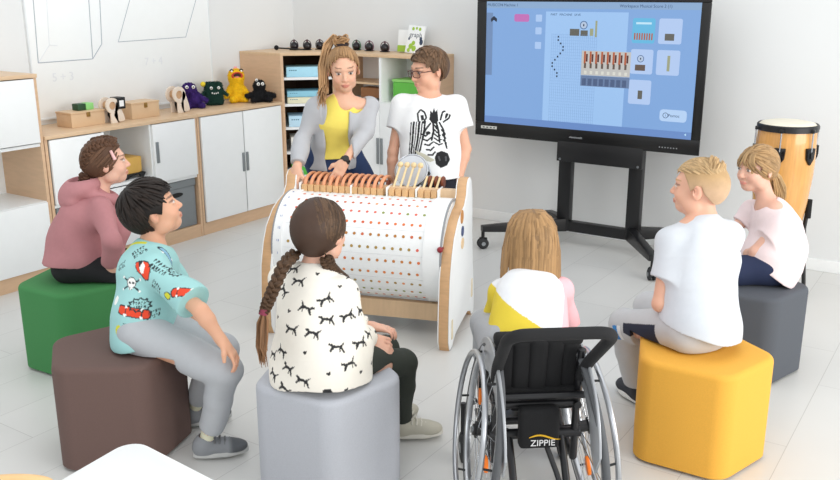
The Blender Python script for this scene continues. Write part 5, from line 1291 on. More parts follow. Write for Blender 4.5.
def col3(V, N):
    C = np.tile(np.array(lin('ece7dc')), (len(V), 1)); rg = np.random.default_rng(12); cs = []
    for i in rg.permutation(len(V)):
        if len(cs) > 110: break
        if all(np.sum((V[i] - q) ** 2) > .062 ** 2 for q in cs): cs.append(V[i])
    HEART = [(0, -.8), (.8, .1), (.75, .6), (.35, .75), (0, .4), (-.35, .75), (-.75, .6), (-.8, .1)]
    for j, c in enumerate(cs):
        if j % 10 < 7:
            fl = -1 if rg.random() < .35 else 1; stamp(V, N, C, c, .029, [('28282a', 'poly', [(x * fl, y) for x, y in DOG]), ('28282a', 'line', [(-.55 * fl, .05), (-.8 * fl, -.45)], .09), ('28282a', 'line', [(.55 * fl, .05), (.8 * fl, -.5)], .09), ('28282a', 'line', [(.3 * fl, .1), (.3 * fl, -.45)], .08)], rg.uniform(-.5, .5))
        else: stamp(V, N, C, c, .009, [('28282a', 'poly', HEART)], rg.uniform(-.6, .6))
    return C
def ex3(f): f.cone(B3.wrR + unit(B3.elR - B3.wrR) * .05, B3.wrR + unit(B3.elR - B3.wrR) * .01, .034, .033, .006)
def stw(t, w_, d_): return (t, w_, d_)
top_garment(B3, 'tunic', p3, col3, [(-.22, .178, .16), (.02, .178, .16), (.25, .155, .138), (.5, .134, .118), (.72, .126, .102), (.88, .10, .08), (.98, .05, .05)], ((1.93, .050, .049, .040), (1.93, .052, .053, .042)), neckr=.060, wr=(23, .005, 20), hem=(pel - Z1 * .060, -Z1 + azim(270) * .10), extra=ex3, res=.0032)
trousers(B3, 'leggings', p3, '30352e', rr=(.085, .056, .048, .034), ank=.97, floor=.409)
m = MB(); m.torus((0, 0, 0), .052, .007, frame(B3.neck + Z1 * -.006, r3, azim(58) * .9 + Z1 * .25), 36, 8); m.obj('collar', WHITE, p3)
shoe(p3, B3.anR, azim(8), .90, 'b9b5a6', 'd9d6cc', 'cfccc0'); shoe(p3, B3.anL, azim(40), .90, 'b9b5a6', 'd9d6cc', 'cfccc0')
Gs = [np.array([-.062, -.058, -.072]), np.array([.062, -.058, -.072])]
st = []
for sx, G in ((-1, Gs[0]), (1, Gs[1])):
    r_ = scalp_roots(190, 6 + sx, lambda p: p[0] * sx > .002 and p[2] > -.055 + max(0, p[1]) * 1.2 and p[1] < .07)
    st += strands(h3, gather(h3, G, r_, off=.014), '513d2d', 15 + sx, .0060, .42)
lb = [h3.p(*Gs[0]), at_depth(284, 264, D - .12), at_depth(275, 285, D - .16), at_depth(268, 302, D - .17), at_depth(264, 313, D - .17)]
st += braid(lb, .0185, '4a3626', 7, 4.2)
tail = []
rg = np.random.default_rng(3)
for i in range(46):
    o = rg.normal(0, .006, 3); q = [lb[-1] + o * .4, at_depth(262, 326, D - .17) + o * 1.4, at_depth(261, 345, D - .17) + o * 1.5, at_depth(264 + rg.uniform(-2, 2), 362 + rg.uniform(-8, 4), D - .17) + o]
    v, f = tube_geo(q, [.004, .005, .004, .001], .7); tail.append((v, f, np.tile(np.array(lin('7d5a3c')) * rg.uniform(.75, 1.3), (len(v), 1))))
rb = [h3.p(*Gs[1]), h3.p(.070, -.052, -.105), h3.p(.078, -.02, -.14), h3.p(.075, .03, -.175), h3.p(.07, .06, -.22)]
st += braid(rb, .019, '4a3626', 8, 4.0)
hair_obj(h3, p3, cap(h3, .013, lambda y, ax: pl(y, [(-.2, -.088), (-.05, -.085), (-.03, -.05), (.0, -.02), (.03, .03), (.06, .06), (.1, .075)])), '46342a', st + tail)
MB().tube([at_depth(264.5, 309, D - .17), at_depth(263, 315, D - .17)], .015, 12).obj('hair_tie', mat('tie_wine', '7d2f45', .8), p3)

# 5 -- blond boy in the pale grey shirt on the yellow pouf
D = 3.265; r5 = rdir(112)
pel = at_depth(700, 326, D); nk = at_depth(703, 220, D + .03); sc = nk - Z1 * .068
B5 = Body(k=.97, pelvis=pel, neck=nk, hl=rdir(125), shL=sc - r5 * .135, shR=sc + r5 * .120)
B5.elL = fit(B5.shL, 660, 304, .23, 0); B5.wrL = fit(B5.elL, 672, 305, .19, 1)
B5.elR = B5.shR + azim(105) * .06 - Z1 * .215 - r5 * .01; B5.wrR = B5.wrL + azim(40) * .12
B5.anL = gz(638, 386, .078); B5.knL = fit(B5.anL, 625, 325, .32, -1); B5.knR = pel + azim(118) * .33 + rdir(125) * .07 - Z1 * .06; B5.anR = B5.knR + azim(125) * .03; B5.anR[2] = .078
p5 = person('blond short haired boy in pale grey shirt sitting on the bright yellow pouf', (pel[0], pel[1], .405))
h5 = Head(at_depth(699, 187, D + .02), 152, 2, 0, .96)
B5.skin(p5, 'efbfa6', h5, 'b08a5c', '6a7a80', hands=(dict(d=azim(60), n=-Z1, curl=.6, thumb=1), dict(d=azim(150), n=-Z1, curl=.6, thumb=-1)), nrk=1.05)
top_garment(B5, 'shirt', p5, 'ced3d9', [(-.20, .158, .138), (.02, .158, .136), (.3, .142, .118), (.62, .145, .108), (.84, .108, .080), (.93, .050, .052)], ((.58, .050, .060, .05), (.62, .050, .060, .05)), neckr=.050, neckdrop=.008, shr=(.062, .050), wr=(24, .0045, 20), hem=(pel - Z1 * .010, -Z1 + azim(180) * .25), res=.0036)
def col5(V, N):
    C = np.tile(np.array(lin('c1c2c4')), (len(V), 1)); a = B5.pelvis - B5.hl * .07; b = B5.knL; ab = b - a; t = ((V - a) @ ab) / (ab @ ab); up = unit(Z1 - ab * (ab[2] / (ab @ ab))); e = (V - a - t[:, None] * ab) @ up; sd = (V - a - t[:, None] * ab) @ unit(np.cross(ab, up))
    outer = np.sign(sd) == np.sign(unit(np.cross(ab, up)) @ -FW)
    m = outer & (t > .22) & (t < .80) & (e < .030 + t * -.01) & (e > -.055 + np.clip(t - .45, 0, 1) * .11); C[m] = lin('23273a')
    m2 = outer & (t > .86) & (t < .99) & (e < .01) & (e > -.05); C[m2] = lin('e8e8e8'); m3 = m2 & (t > .92); C[m3] = lin('3f86c8'); return C
trousers(B5, 'trousers', p5, col5, rr=(.094, .068, .062, .05), ank=.90, wr=(6, .004, 24), floor=.409, res=.0036)
shoe(p5, B5.anL, azim(110), .88, '2a2c34', 'e4e4e2', '3a3c44'); shoe(p5, B5.anR, azim(110), .88, '2a2c34', 'e4e4e2', '3a3c44')
zl5 = lambda y, ax: pl(y, [(-.2, -.062), (-.07, -.055), (-.035, -.01), (-.02, .02), (.0, .005), (.018, -.008), (.035, .03), (.055, .058), (.12, .068)])
V, F = cap(h5, .0055, zl5); q = h5.loc(V); w_ = np.clip((q[:, 2] - .0) / .06, 0, 1)[:, None]; C = np.array(lin('c9a888')) * (1 - w_) + np.array(lin('b8976c')) * w_
r_ = scalp_roots(800, 8, lambda p: p[2] > .058 and p[1] < .075)
st = strands(h5, flow_paths(r_, lambda p: np.array([.25, .9, .2]), .008, 5, (.004, .014)), 'c4a67c', 12, .0028, .22)
r_ = scalp_roots(60, 18, lambda p: p[2] > .07 and p[1] < -.03); st += strands(h5, flow_paths(r_, lambda p: np.array([.5, .1, .3]), .007, 5, (.006, .026)), 'bd9d72', 13, .003, .22)
mesh_obj('hair', V, F, HAIRM, p5, C, st)

# 6 -- girl in the pale pink shirt on the dark grey pouf
D = 4.02; r6 = rdir(190)
pel = at_depth(770, 264, D); nk = at_depth(768, 204, D); sc = nk - Z1 * .06
B6 = Body(k=.88, pelvis=pel, neck=nk, hl=rdir(180), shL=sc - r6 * .125, shR=sc + r6 * .125, mid=at_depth(780, 238, D))
B6.elL = fit(B6.shL, 755, 252, .20, 0); B6.wrL = fit(B6.elL, 737, 259, .165, 1); B6.elR = B6.elL + r6 * .22 + azim(180) * .02; B6.wrR = B6.wrL + r6 * .10
B6.knL = pel + azim(178) * .33 - rdir(180) * .06 - Z1 * .03; B6.knR = B6.knL + rdir(180) * .14
B6.anL = B6.knL + azim(180) * .03; B6.anL[2] = .08; B6.anR = B6.anL + rdir(180) * .13
p6 = person('girl with low blonde ponytail in pale pink shirt sitting on the dark grey pouf', (pel[0], pel[1], .405))
h6 = Head(at_depth(757, 168, D - .01), 203, -2, 0, .93)
B6.skin(p6, 'f0c4b0', h6, '9a7752', '5a4a3c', hands=(dict(d=azim(150), n=-Z1, curl=.5, thumb=1), dict(d=azim(200), n=-Z1, curl=.5, thumb=-1)), lip='cf7d74')
top_garment(B6, 'shirt', p6, 'eedcdd', [(-.18, .160, .140), (.05, .162, .142), (.35, .142, .126), (.65, .142, .115), (.86, .112, .088), (1.0, .05, .05)], ((.46, .050, .056, .05), (.46, .050, .056, .05)), neckr=.056, wr=(25, .0055, 24), hem=(pel - Z1 * .045, -Z1 + azim(180) * .55), res=.0036)
trousers(B6, 'jeans', p6, '202b4a', floor=.409)
for an in (B6.anL, B6.anR): shoe(p6, an, azim(185), .82, 'c9c4c4', 'e8e8e6', 'e0d8d8')
G6 = np.array([.0, -.104, -.035])
r_ = scalp_roots(320, 21, lambda p: p[2] > -.05 + max(0, p[1]) * 1.05)
st = strands(h6, gather(h6, G6, r_, off=.012), 'a8875f', 22, .0055, .28)
rg = np.random.default_rng(5)
for i in range(26):                                   # loose fringe
    x = rg.uniform(-.055, .055); sx = 1 if x > 0 else -1; P_ = [proj((x * .6, .03, .10), .014), proj((x * .95, .075, .07), .015), proj((x * 1.2, .085, .04), .017), proj((x * 1.3 + sx * .012, .08, .018 + rg.uniform(-.012, .012)), .018)]
    st += strands(h6, [P_], 'a98a62', 60 + i, .004, .2)
for i in range(60):
    o = rg.normal(0, .009, 3); q = [h6.p(*G6) + o * .4, h6.p(0, -.125, -.06) + o, h6.p(0, -.150, -.12) + o * 1.5, h6.p(.0, -.165, -.19 + rg.uniform(-.02, .02)) + o * 1.4]
    v, f = tube_geo(q, [.005, .006, .005, .001], .7); st.append((v, f, np.tile(np.array(lin('b6966a')) * rg.uniform(.75, 1.25), (len(v), 1))))
hair_obj(h6, p6, cap(h6, .010, lambda y, ax: pl(y, [(-.2, -.075), (-.05, -.062), (-.03, -.02), (.0, .006), (.02, .0), (.05, .045), (.1, .060)])), '9c7c55', st)
MB().torus((0, 0, 0), .014, .006, frame(h6.p(0, -.112, -.042), h6.M[0], h6.M[2]), 20, 8).obj('hair_tie', mat('tie_blond', 'a58a6a', .8), p6)

# 7 -- woman leaning over the machine
def gw(u_, w_, z=0.0): q = wp(u_, w_, z); return np.array(q)
DS = 4.70
pel = at_depth(334, 157, 4.93); nk = at_depth(343, 100, DS + .05)
r7 = rdir(282); sc = nk - Z1 * .035 - azim(282) * .01
B7 = Body(k=1.02, pelvis=pel, neck=nk, hl=rdir(285), shL=sc - r7 * .14, shR=sc + r7 * .14)
B7.elR = fit(B7.shR, 302, 138, .26, 0); B7.wrR = fit(B7.elR, 297, 168, .20, -1)
B7.elL = at_depth(366, 133, DS + .02); B7.wrL = at_depth(344, 162, DS - .10)
fL, fR = gw(-.10, .72), gw(-.30, .70)
B7.anL = fL + Z1 * .09; B7.anR = fR + Z1 * .09; B7.knL = (pel + B7.anL) / 2 - B7.hl * .09 + azim(282) * .05; B7.knR = (pel + B7.anR) / 2 + B7.hl * .06 + azim(282) * .05
p7 = person('woman in grey cardigan and yellow top leaning over the music machine', ((fL + fR) / 2))
h7 = Head(at_depth(343.5, 69, DS - .02), 279, -13, -3, 1.02)
B7.skin(p7, 'f0c3a8', h7, '6b4c38', '4a3a30', hands=(dict(d=azim(200) * .5 - Z1 * .9, n=azim(90), curl=.5, thumb=-1, s=.9), dict(d=unit(at_depth(293, 184, depth_of(B7.wrR) - .0) - B7.wrR), n=azim(70) * .8 - Z1 * .3, curl=.55, thumb=1, s=.92, spread=.16)), female=True, lip='bd6a5e', brow_t=.8)
st7 = [(-.20, .135, .112), (.05, .125, .106), (.35, .112, .098), (.66, .130, .104), (.86, .098, .078), (1.0, .048, .05)]
top_garment(B7, 'yellow_top', p7, 'eedb68', st7, ((.3, .034, .034, .034), (.3, .034, .034, .034)), neckr=.053, neckdrop=.006, wr=(31, .004, 20), hem=(pel + Z1 * .015, -Z1), neck_fwd=.022, shr=(.032, .030))
def open_front(f, fw_):
    up = unit(B7.neck - B7.pelvis); rr_ = B7.lat(); c = B7.pelvis * .5 + B7.neck * .5; out = unit(np.cross(up, rr_)); out = out if out @ azim(282) > 0 else -out
    M = np.array([rr_, out, up])
    f.rbox(c + out * .16 - up * .14, (.062, .15, .44), M, .02, .008, 'sub')
    f.slab(B7.pelvis - up * .2, B7.neck - up * .0, rr_, .124 * 1.02, .108 * 1.02, .11 * 1.02, .088 * 1.02, .002, 'sub')
top_garment(B7, 'cardigan', p7, 'b5b7bb', [(-.34, .150, .125), (-.05, .140, .122), (.35, .126, .112), (.66, .140, .114), (.86, .115, .092), (1.0, .058, .055)], ((1.84, .046, .044, .037), (1.84, .046, .044, .037)), neckr=.062, wr=(32, .004, 22), front_open=open_front, res=.0036, hem=(pel - Z1 * .05, -Z1), m=mat('knit', 'ffffff', .95, vcol=True, bump=.15, bscale=260))
trousers(B7, 'jeans', p7, '2b3f66', rr=(.094, .066, .058, .046), ank=.95, wr=(8, .003, 22))
for an in (B7.anL, B7.anR): shoe(p7, an, azim(285), 1.0, '5a5552', 'd8d5cf', 'c8c5c0')
m = MB(); d = unit(B7.wrL - B7.elL); m.tube([B7.wrL - d * .018, B7.wrL + d * .006], .0275, 20); w_ = m.obj('watch_strap', BLACKP, p7)
m = MB(); nrm = unit(-FW - d * (-FW @ d)); m.cyl(B7.wrL - d * .006 + nrm * .024, B7.wrL - d * .006 + nrm * .034, .017, 20); m.obj('watch_case', BLACKM, w_)
G7 = np.array([.0, -.045, .118])
r_ = scalp_roots(380, 31, lambda p: p[2] > -.055 + max(0, p[1]) * 1.75 and p[1] < .06)
st = strands(h7, gather(h7, G7, r_, off=.011), '9d7a55', 32, .0055, .28)
rg = np.random.default_rng(8)
for i in range(60):
    o = rg.normal(0, .008, 3); q = [h7.p(0, -.06, .115) + o * .3, h7.p(.03, -.085, .150) + o * .6, h7.p(.075, -.07, .10) + o, h7.p(.105, -.04, .0) + o * 1.2, h7.p(.108, -.01, -.09) + o * 1.2, at_depth(322 + rg.uniform(-5, 5), 99 + rg.uniform(-6, 9), DS - .13) + o * .6]
    v, f = tube_geo(q, [.004, .006, .006, .006, .005, .001], .7); st.append((v, f, np.tile(np.array(lin('b8926a')) * rg.uniform(.8, 1.2), (len(v), 1))))
for i in range(40):                                    # loops of the loose bun
    a = rg.uniform(0, 6.28); o = rg.normal(0, .008, 3); q = [h7.p(.030 * math.cos(a + t) , -.055 + .026 * math.sin(a + t), .128 + .012 * math.sin(2 * t)) + o for t in np.linspace(0, 2.6, 7)]
    v, f = tube_geo(q, [.003, .006, .006, .006, .006, .005, .002], .7); st.append((v, f, np.tile(np.array(lin('a8825a')) * rg.uniform(.7, 1.2), (len(v), 1))))
hair_obj(h7, p7, cap(h7, .009, lambda y, ax: pl(y, [(-.2, -.07), (-.05, -.055), (-.03, -.015), (.0, .01), (.03, .03), (.055, .076), (.1, .098)])), '8e6c4a', st)
MB().torus((0, 0, 0), .027, .012, frame(h7.p(0, -.05, .116), h7.M[0], h7.M[1]), 26, 10).obj('scrunchie', mat('scrunchie_dark', '2a1f20', .9), p7)

# 8 -- boy with glasses in the zebra shirt
D = 4.86; r8 = rdir(262)
pel = at_depth(431, 184, D + .03); nk = at_depth(429, 97, D + .01); sc = nk - Z1 * .045
B8 = Body(k=1.0, pelvis=pel, neck=nk, hl=rdir(262), shL=sc - r8 * .148, shR=sc + r8 * .148)
B8.elR = fit(B8.shR, 393, 152, .24, 0); B8.wrR = fit(B8.elR, 391, 186, .19, -1); B8.elL = fit(B8.shL, 466, 149, .24, 0); B8.wrL = fit(B8.elL, 459, 179, .18, -1)
gx = gw(.20, .66); B8.anL = gx - rdir(262) * .10 + Z1 * .08; B8.anR = gx + rdir(262) * .10 + Z1 * .08
B8.knL = (pel + B8.anL) / 2 - B8.hl * .035; B8.knR = (pel + B8.anR) / 2 + B8.hl * .035
p8 = person('boy with glasses in white zebra shirt standing behind the music machine', gx)
h8 = Head(at_depth(428.5, 69.5, D - .01), 213, -9, 0, 1.06)
B8.skin(p8, 'f0bfa4', h8, '5c4433', '4a3a30', hands=(dict(d=azim(250) * .3 - Z1, n=azim(180), curl=.5, thumb=1), dict(d=azim(200) * .35 - Z1, n=azim(120), curl=.6, thumb=1)), lip='cf8a7c', nrk=1.05)
def col8(V, N):
    C = np.tile(np.array(lin('eef0f1')), (len(V), 1)); K_ = '1e1f22'; G_ = 'c9c7b4'
    c = surf_at(V, 430.5, 138); L = []
    P = lambda x, y: ((x - 430.5) / 30.0, (138 - y) / 30.0)
    pp = lambda *a: [P(*q) for q in a]
    L += [(K_, 'line', pp((418, 119), (417, 111), (420, 107), (424, 110), (426, 116), (423, 121)), .03), (K_, 'poly', pp((421, 119), (420, 113), (423, 113), (424, 118))),
          (K_, 'line', pp((440, 118), (442, 110), (447, 107), (450, 110), (448, 116), (443, 120)), .03), (K_, 'poly', pp((444, 117), (445, 111), (448, 111), (446, 116)))]
    L += [(K_, 'poly', pp((429, 118), (430, 108), (432, 111), (433.5, 105), (435, 110), (437, 107), (438, 119), (436, 122), (432, 122)))]
    L += [(K_, 'line', pp((430, 122), (425, 128), (422, 135)), .03), (K_, 'line', pp((433, 121), (433, 130), (431, 138)), .035), (K_, 'line', pp((436, 121), (438, 130), (439, 140)), .035), (K_, 'line', pp((439, 121), (443, 128), (444, 138), (446, 146)), .03)]
    for t in range(5): L.append((K_, 'line', pp((434.5 - t * .3, 124 + t * 4), (436 + t * .6, 127 + t * 4), (437.5 + t, 125 + t * 4.2)), .024))
    for t in range(5): L.append((K_, 'line', pp((421 + t * 1.6, 132 + t * 5.2), (425 + t * 1.7, 134 + t * 4.8), (429 + t * 1.4, 131 + t * 4.8)), .028))
    for t in range(3): L.append((K_, 'line', pp((441 + t * .8, 128 + t * 5), (444 + t * .8, 131 + t * 5)), .028))
    L += [(K_, 'poly', cir(*P(427.5, 131), .085, 10, .055)), (K_, 'poly', cir(*P(443.5, 132), .06, 10, .05))]
    L += [(K_, 'poly', pp((434, 156), (436, 151), (441, 149), (447, 151), (449, 157), (446, 163), (440, 166), (435, 162))), ('55565a', 'line', pp((438, 155), (439, 158)), .03), ('55565a', 'line', pp((445, 155), (445, 158)), .03)]
    for t in range(6):
        x = 406.5 + t * 2.9; w_ = (.020, .034, .018, .036, .022, .030)[t]; L.append((K_, 'line', pp((x + 4, 120), (x + 2.6 - t * .2, 134), (x + 1.4 - t * .7, 149), (x + .6 - t * .9, 161)), w_))
    L += [(G_, 'poly', pp((414, 148), (424, 152), (434, 158), (430, 160), (420, 157)))]
    stamp(V, N, C, c, 30.0 / FPX * depth_of(c), L, uax=RT); return C
top_garment(B8, 'shirt', p8, col8, [(-.24, .165, .125), (.05, .165, .125), (.35, .160, .118), (.66, .165, .118), (.87, .135, .092), (1.0, .056, .055)], ((.52, .060, .072, .05), (.52, .060, .072, .05)), neckr=.062, wr=(41, .003, 18), hem=(pel + Z1 * .045, -Z1), res=.003)
trousers(B8, 'trousers', p8, '1c1e2a', rr=(.092, .066, .06, .05), ank=.95, wr=(9, .003, 22))
for an in (B8.anL, B8.anR): shoe(p8, an, azim(265), .92, '3c4048', 'e4e4e2', 'd0d0d0')
zl8 = lambda y, ax: pl(y, [(-.2, -.07), (-.06, -.06), (-.035, -.015), (-.02, .012), (.0, .0), (.02, -.012), (.035, .03), (.055, .055), (.12, .058)])
r_ = scalp_roots(420, 41, lambda p: p[2] > (.03 if p[1] > -.04 else -.035) + max(0, p[1]) * .45)
wh8 = np.array([-.02, -.055, .09])
st = strands(h8, flow_paths(r_, lambda p: np.array([-.7, .35, .1]) if (p[1] > .02 and p[2] > .04) else (p - wh8) + np.array([0, 0, -.03]), .0075, 6, (.010, .019)), '6b523d', 42, .0055, .35)
hair_obj(h8, p8, cap(h8, .014, zl8), '604a37', st)
gl = MB(); FRM = mat('glasses_frame', '4a1f1c', .3)
for sx in (-1, 1):
    q = [(sx * .032 + .0245 * math.copysign(abs(math.cos(a)) ** .6, math.cos(a)), .1035 - .012 * ((.0245 * math.cos(a) * sx + .0245) / .05), -.004 + .0175 * math.copysign(abs(math.sin(a)) ** .6, math.sin(a))) for a in np.linspace(0, 2 * math.pi, 24, endpoint=False)]
    gl.tube([h8.p(*p) for p in q], .0022, 6, closed=True); gl.tube([h8.p(sx * .057, .090, .004), h8.p(sx * .073, .05, .004), h8.p(sx * .083, -.01, .0)], .0022, 6)
gl.tube([h8.p(-.008, .106, .0), h8.p(0, .109, .003), h8.p(.008, .106, .0)], .0022, 6); go = gl.obj('glasses', FRM, p8)
gm = bpy.data.materials.new('lens_glass'); gm.use_nodes = True; bsdf = gm.node_tree.nodes['Principled BSDF']; bsdf.inputs['Transmission Weight'].default_value = 1.0; bsdf.inputs['Roughness'].default_value = 0.0; bsdf.inputs['IOR'].default_value = 1.05
for sx in (-1, 1):
    m = MB(); m.prism([(.0235 * math.copysign(abs(math.cos(a)) ** .6, math.cos(a)), .0165 * math.copysign(abs(math.sin(a)) ** .6, math.sin(a))) for a in np.linspace(0, 2 * math.pi, 24, endpoint=False)], -.0006, .0006, frame(h8.p(sx * .032, .0975, -.004), h8.M[0] - sx * .24 * h8.M[1], h8.M[2])); m.obj('lens', gm, go)

# ------------------------------------------------------------------ wheelchair and the girl in it
WM = np.array([-1.128, 2.391, 0.0]); WF = unit([-.615, .789, 0]); WL = np.array([-WF[1], WF[0], 0])      # forward, left
def wc(f_, l_, z): return Vector(WM + WF * f_ + WL * l_ + np.array([0, 0, z]))
ch_ = thing('wheelchair', 'black manual wheelchair with silver wheels carrying the girl with blonde bob', 'wheelchair', tuple(WM))
WR = .292; CAMB = R(7)
SILV = mat('silver_rim', 'b9bcc0', .28, metal=.85, var=.03); TYRE = mat('tyre_grey', '55575a', .75, var=.1)
for s in (1, -1):
    ax = Vector(WL) * s * math.cos(CAMB) + Vector((0, 0, -1)) * math.sin(CAMB) * -1 * -1     # axle tips down outwards
    ax = (Vector(WL) * s - Vector((0, 0, math.tan(CAMB)))) .normalized() * -1 * -1
    up_ = (Vector((0, 0, 1)) + Vector(WL) * s * -math.tan(CAMB)).normalized(); ax = Vector(WL) * s; ax = (ax - up_ * ax.dot(up_)).normalized()
    c = wc(0, s * .166, WR * math.cos(CAMB) + .004); M = frame(c, Vector(WF), up_, Vector(WF).cross(up_).normalized())
    if M.col[2].to_3d().dot(ax) < 0: M = frame(c, -Vector(WF), up_)
    w_ = MB(); w_.torus((0, 0, 0), WR - .012, .0125, M, 72, 12); wh = w_.obj('rear_wheel', TYRE, ch_)
    m = MB(); m.lathe([(WR - .038, -.010), (WR - .022, -.011), (WR - .022, .011), (WR - .038, .010), (WR - .041, 0), (WR - .038, -.010)], M, 72); m.obj('wheel_rim', SILV, wh)
    m = MB(); m.torus((0, 0, .045), WR - .040, .0095, M, 72, 10); m.obj('hand_rim', SILV, wh)
    for k in range(6):
        m = MB(); a = 2 * math.pi * k / 6; m.tube([((WR - .034) * math.cos(a), (WR - .034) * math.sin(a), .008), ((WR - .040) * math.cos(a), (WR - .040) * math.sin(a), .038)], .004, 6, M=M); m.obj('hand_rim_mount', BLACKM, wh)
    m = MB(); m.cyl(M @ Vector((0, 0, -.03)), M @ Vector((0, 0, .032)), .019, 20); m.cyl(M @ Vector((0, 0, -.026)), M @ Vector((0, 0, -.02)), .03, 20); m.cyl(M @ Vector((0, 0, .018)), M @ Vector((0, 0, .024)), .028, 20); m.cyl(M @ Vector((0, 0, -.085)), M @ Vector((0, 0, -.03)), .013, 14); m.obj('hub', BLACKM, wh)
    m = MB(); m.cyl(M @ Vector((0, 0, .032)), M @ Vector((0, 0, .038)), .011, 14); m.obj('hub_cap', STEEL, wh)
    for k in range(20):
        a = 2 * math.pi * k / 20; b_ = a + (.55 if k % 2 else -.55); zz = .02 if k % 4 < 2 else -.022
        m = MB(); m.tube([(.027 * math.cos(b_), .027 * math.sin(b_), zz), ((WR - .036) * math.cos(a), (WR - .036) * math.sin(a), 0)], .0013, 5, M=M); m.obj('spoke', CHROME, wh)
    for a in ((-.45, 2.6) if s > 0 else (-1.9, 1.2)):
        m = MB(); m.prism([(.016 * math.cos(t), .032 * math.sin(t)) for t in np.linspace(0, 2 * math.pi, 16, endpoint=False)], -.006, .006, M @ Matrix.Translation((.13 * math.cos(a), .13 * math.sin(a), 0)) @ Matrix.Rotation(a + math.pi / 2, 4, 'Z'), bev=.002); m.obj('spoke_reflector', mat('reflector_orange', 'f07a1c', .35), wh)
# frame
m = MB(); FB = mat('frame_black', '18181b', .35)
for s in (1, -1):
    m.tube([wc(-.03, s * .132, .20), wc(-.035, s * .132, .40), wc(-.075, s * .132, .60)], .0125, 12)
    m.tube([wc(-.06, s * .132, .40), wc(.20, s * .132, .415), wc(.33, s * .128, .41), wc(.40, s * .12, .33), wc(.44, s * .09, .12)], .0125, 12)
    m.tube([wc(-.03, s * .132, .20), wc(.18, s * .135, .22), wc(.33, s * .128, .41)], .0125, 12)
m.tube([wc(-.03, -.15, .292), wc(-.03, .15, .292)], .017, 14); m.tube([wc(-.035, -.132, .40), wc(-.035, .132, .40)], .0125, 12); m.tube([wc(.2, -.132, .22), wc(.2, .132, .22)], .0125, 12)
m.obj('frame_tubing', FB, ch_)
for s in (1, -1):                                     # tip-over bars behind
    m = MB(); m.tube([wc(-.03, s * .085, .29), wc(-.10, s * .085, .22), wc(-.22, s * .085, .075)], .0125, 12); a_ = m.obj('anti_tip_bar', FB, ch_)
    m = MB(); m.cyl(wc(-.225, s * .085 - .012, .034), wc(-.225, s * .085 + .012, .034), .03, 20); m.box(wc(-.222, s * .085, .06), (.02, .02, .03), bev=.004); m.obj('anti_tip_wheel', RUBBER, a_)
m = MB(); m.tube([wc(-.05, -.02, .30), wc(-.12, -.055, .20), wc(-.20, -.085, .09)], .009, 10); m.obj('brace', FB, ch_)
# seat, backrest, side guards, push bar, bag
m = MB(); m.box((0, 0, 0), (.30, .34, .05), frame(wc(.12, 0, .435), -WL, WF), bev=.02, seg=3); m.obj('seat_cushion', BLACKF, ch_)
bt = MB(); Fb = frame(wc(-.015, 0, .51), -WL, Vector((0, 0, 1)) * .99 - Vector(WF) * .12)
for i in range(5): bt.box(((i - 2) * .052, -.01, .012 * (1 - abs(i - 2) * .5)), (.060, .265, .05), Fb, bev=.02, seg=3)
bt.box((0, .116, .004), (.285, .04, .05), Fb, bev=.022, seg=3); bt.obj('backrest', BLACKF, ch_)
for s in (1, -1):
    pts = [(.298 * math.cos(t), .298 * math.sin(t)) for t in np.linspace(R(25), R(172), 16)] + [(-.255, -.03), (-.20, .02), (-.17, .10), (-.09, .165), (.03, .185), (.12, .16), (.19, .10)]
    m = MB(); m.prism(pts, -.004, .004, frame(wc(0.0, s * .142, .30), WF, (0, 0, 1)), bev=.002); m.obj('side_guard', mat('guard_grey', 'a9acb0', .35, metal=.3), ch_)
def arc(pts, n=8):                                    # round off a polyline
    P = [Vector(p) for p in pts]; out = [P[0]]
    for i in range(1, len(P) - 1):
        a = P[i] + (P[i - 1] - P[i]).normalized() * min(.06, (P[i - 1] - P[i]).length * .45); b = P[i] + (P[i + 1] - P[i]).normalized() * min(.06, (P[i + 1] - P[i]).length * .45)
        for t in np.linspace(0, 1, n): out.append(a * (1 - t) ** 2 + P[i] * 2 * t * (1 - t) + b * t * t)
    return out + [P[-1]]
m = MB(); m.tube(arc([wc(-.06, .135, .50), wc(-.10, .140, .56), wc(-.30, .145, .745), wc(-.30, -.165, .745), wc(-.10, -.140, .56), wc(-.06, -.135, .50)]), .0185, 16); m.obj('push_bar', mat('foam_black', '19191b', .85, bump=.1, bscale=500), ch_)
m = MB(); m.tube([wc(-.075, -.15, .445), wc(-.075, .15, .445)], .012, 12); m.obj('rigidizer_bar', FB, ch_)
bag = MB(); Fg = frame(wc(-.085, -.0, .345), -WL, Vector((0, 0, 1))); bag.box((0, 0, 0), (.128, .135, .05), Fg, bev=.014, seg=3); bo = bag.obj('rear_bag', BLACKF, ch_)
m = MB(); m.mesh(text_mesh('ZIPPIE', .030, .0006), Fg @ Matrix.Translation((.010, -.046, .0262))); m.obj('bag_lettering', mat('print_white', 'e8e8e8', .6), bo)
m = MB(); m.tube([Fg @ Vector((-.035 + .02 * t, -.026 + .008 * math.sin(t * 1.0), .0262)) for t in np.linspace(0, 5, 12)], [.0012, .002, .0028, .003, .003, .003, .003, .003, .0028, .002, .0016, .001], 6); m.obj('yellow_swoosh', mat('swoosh', 'e8b41e', .6), bo)
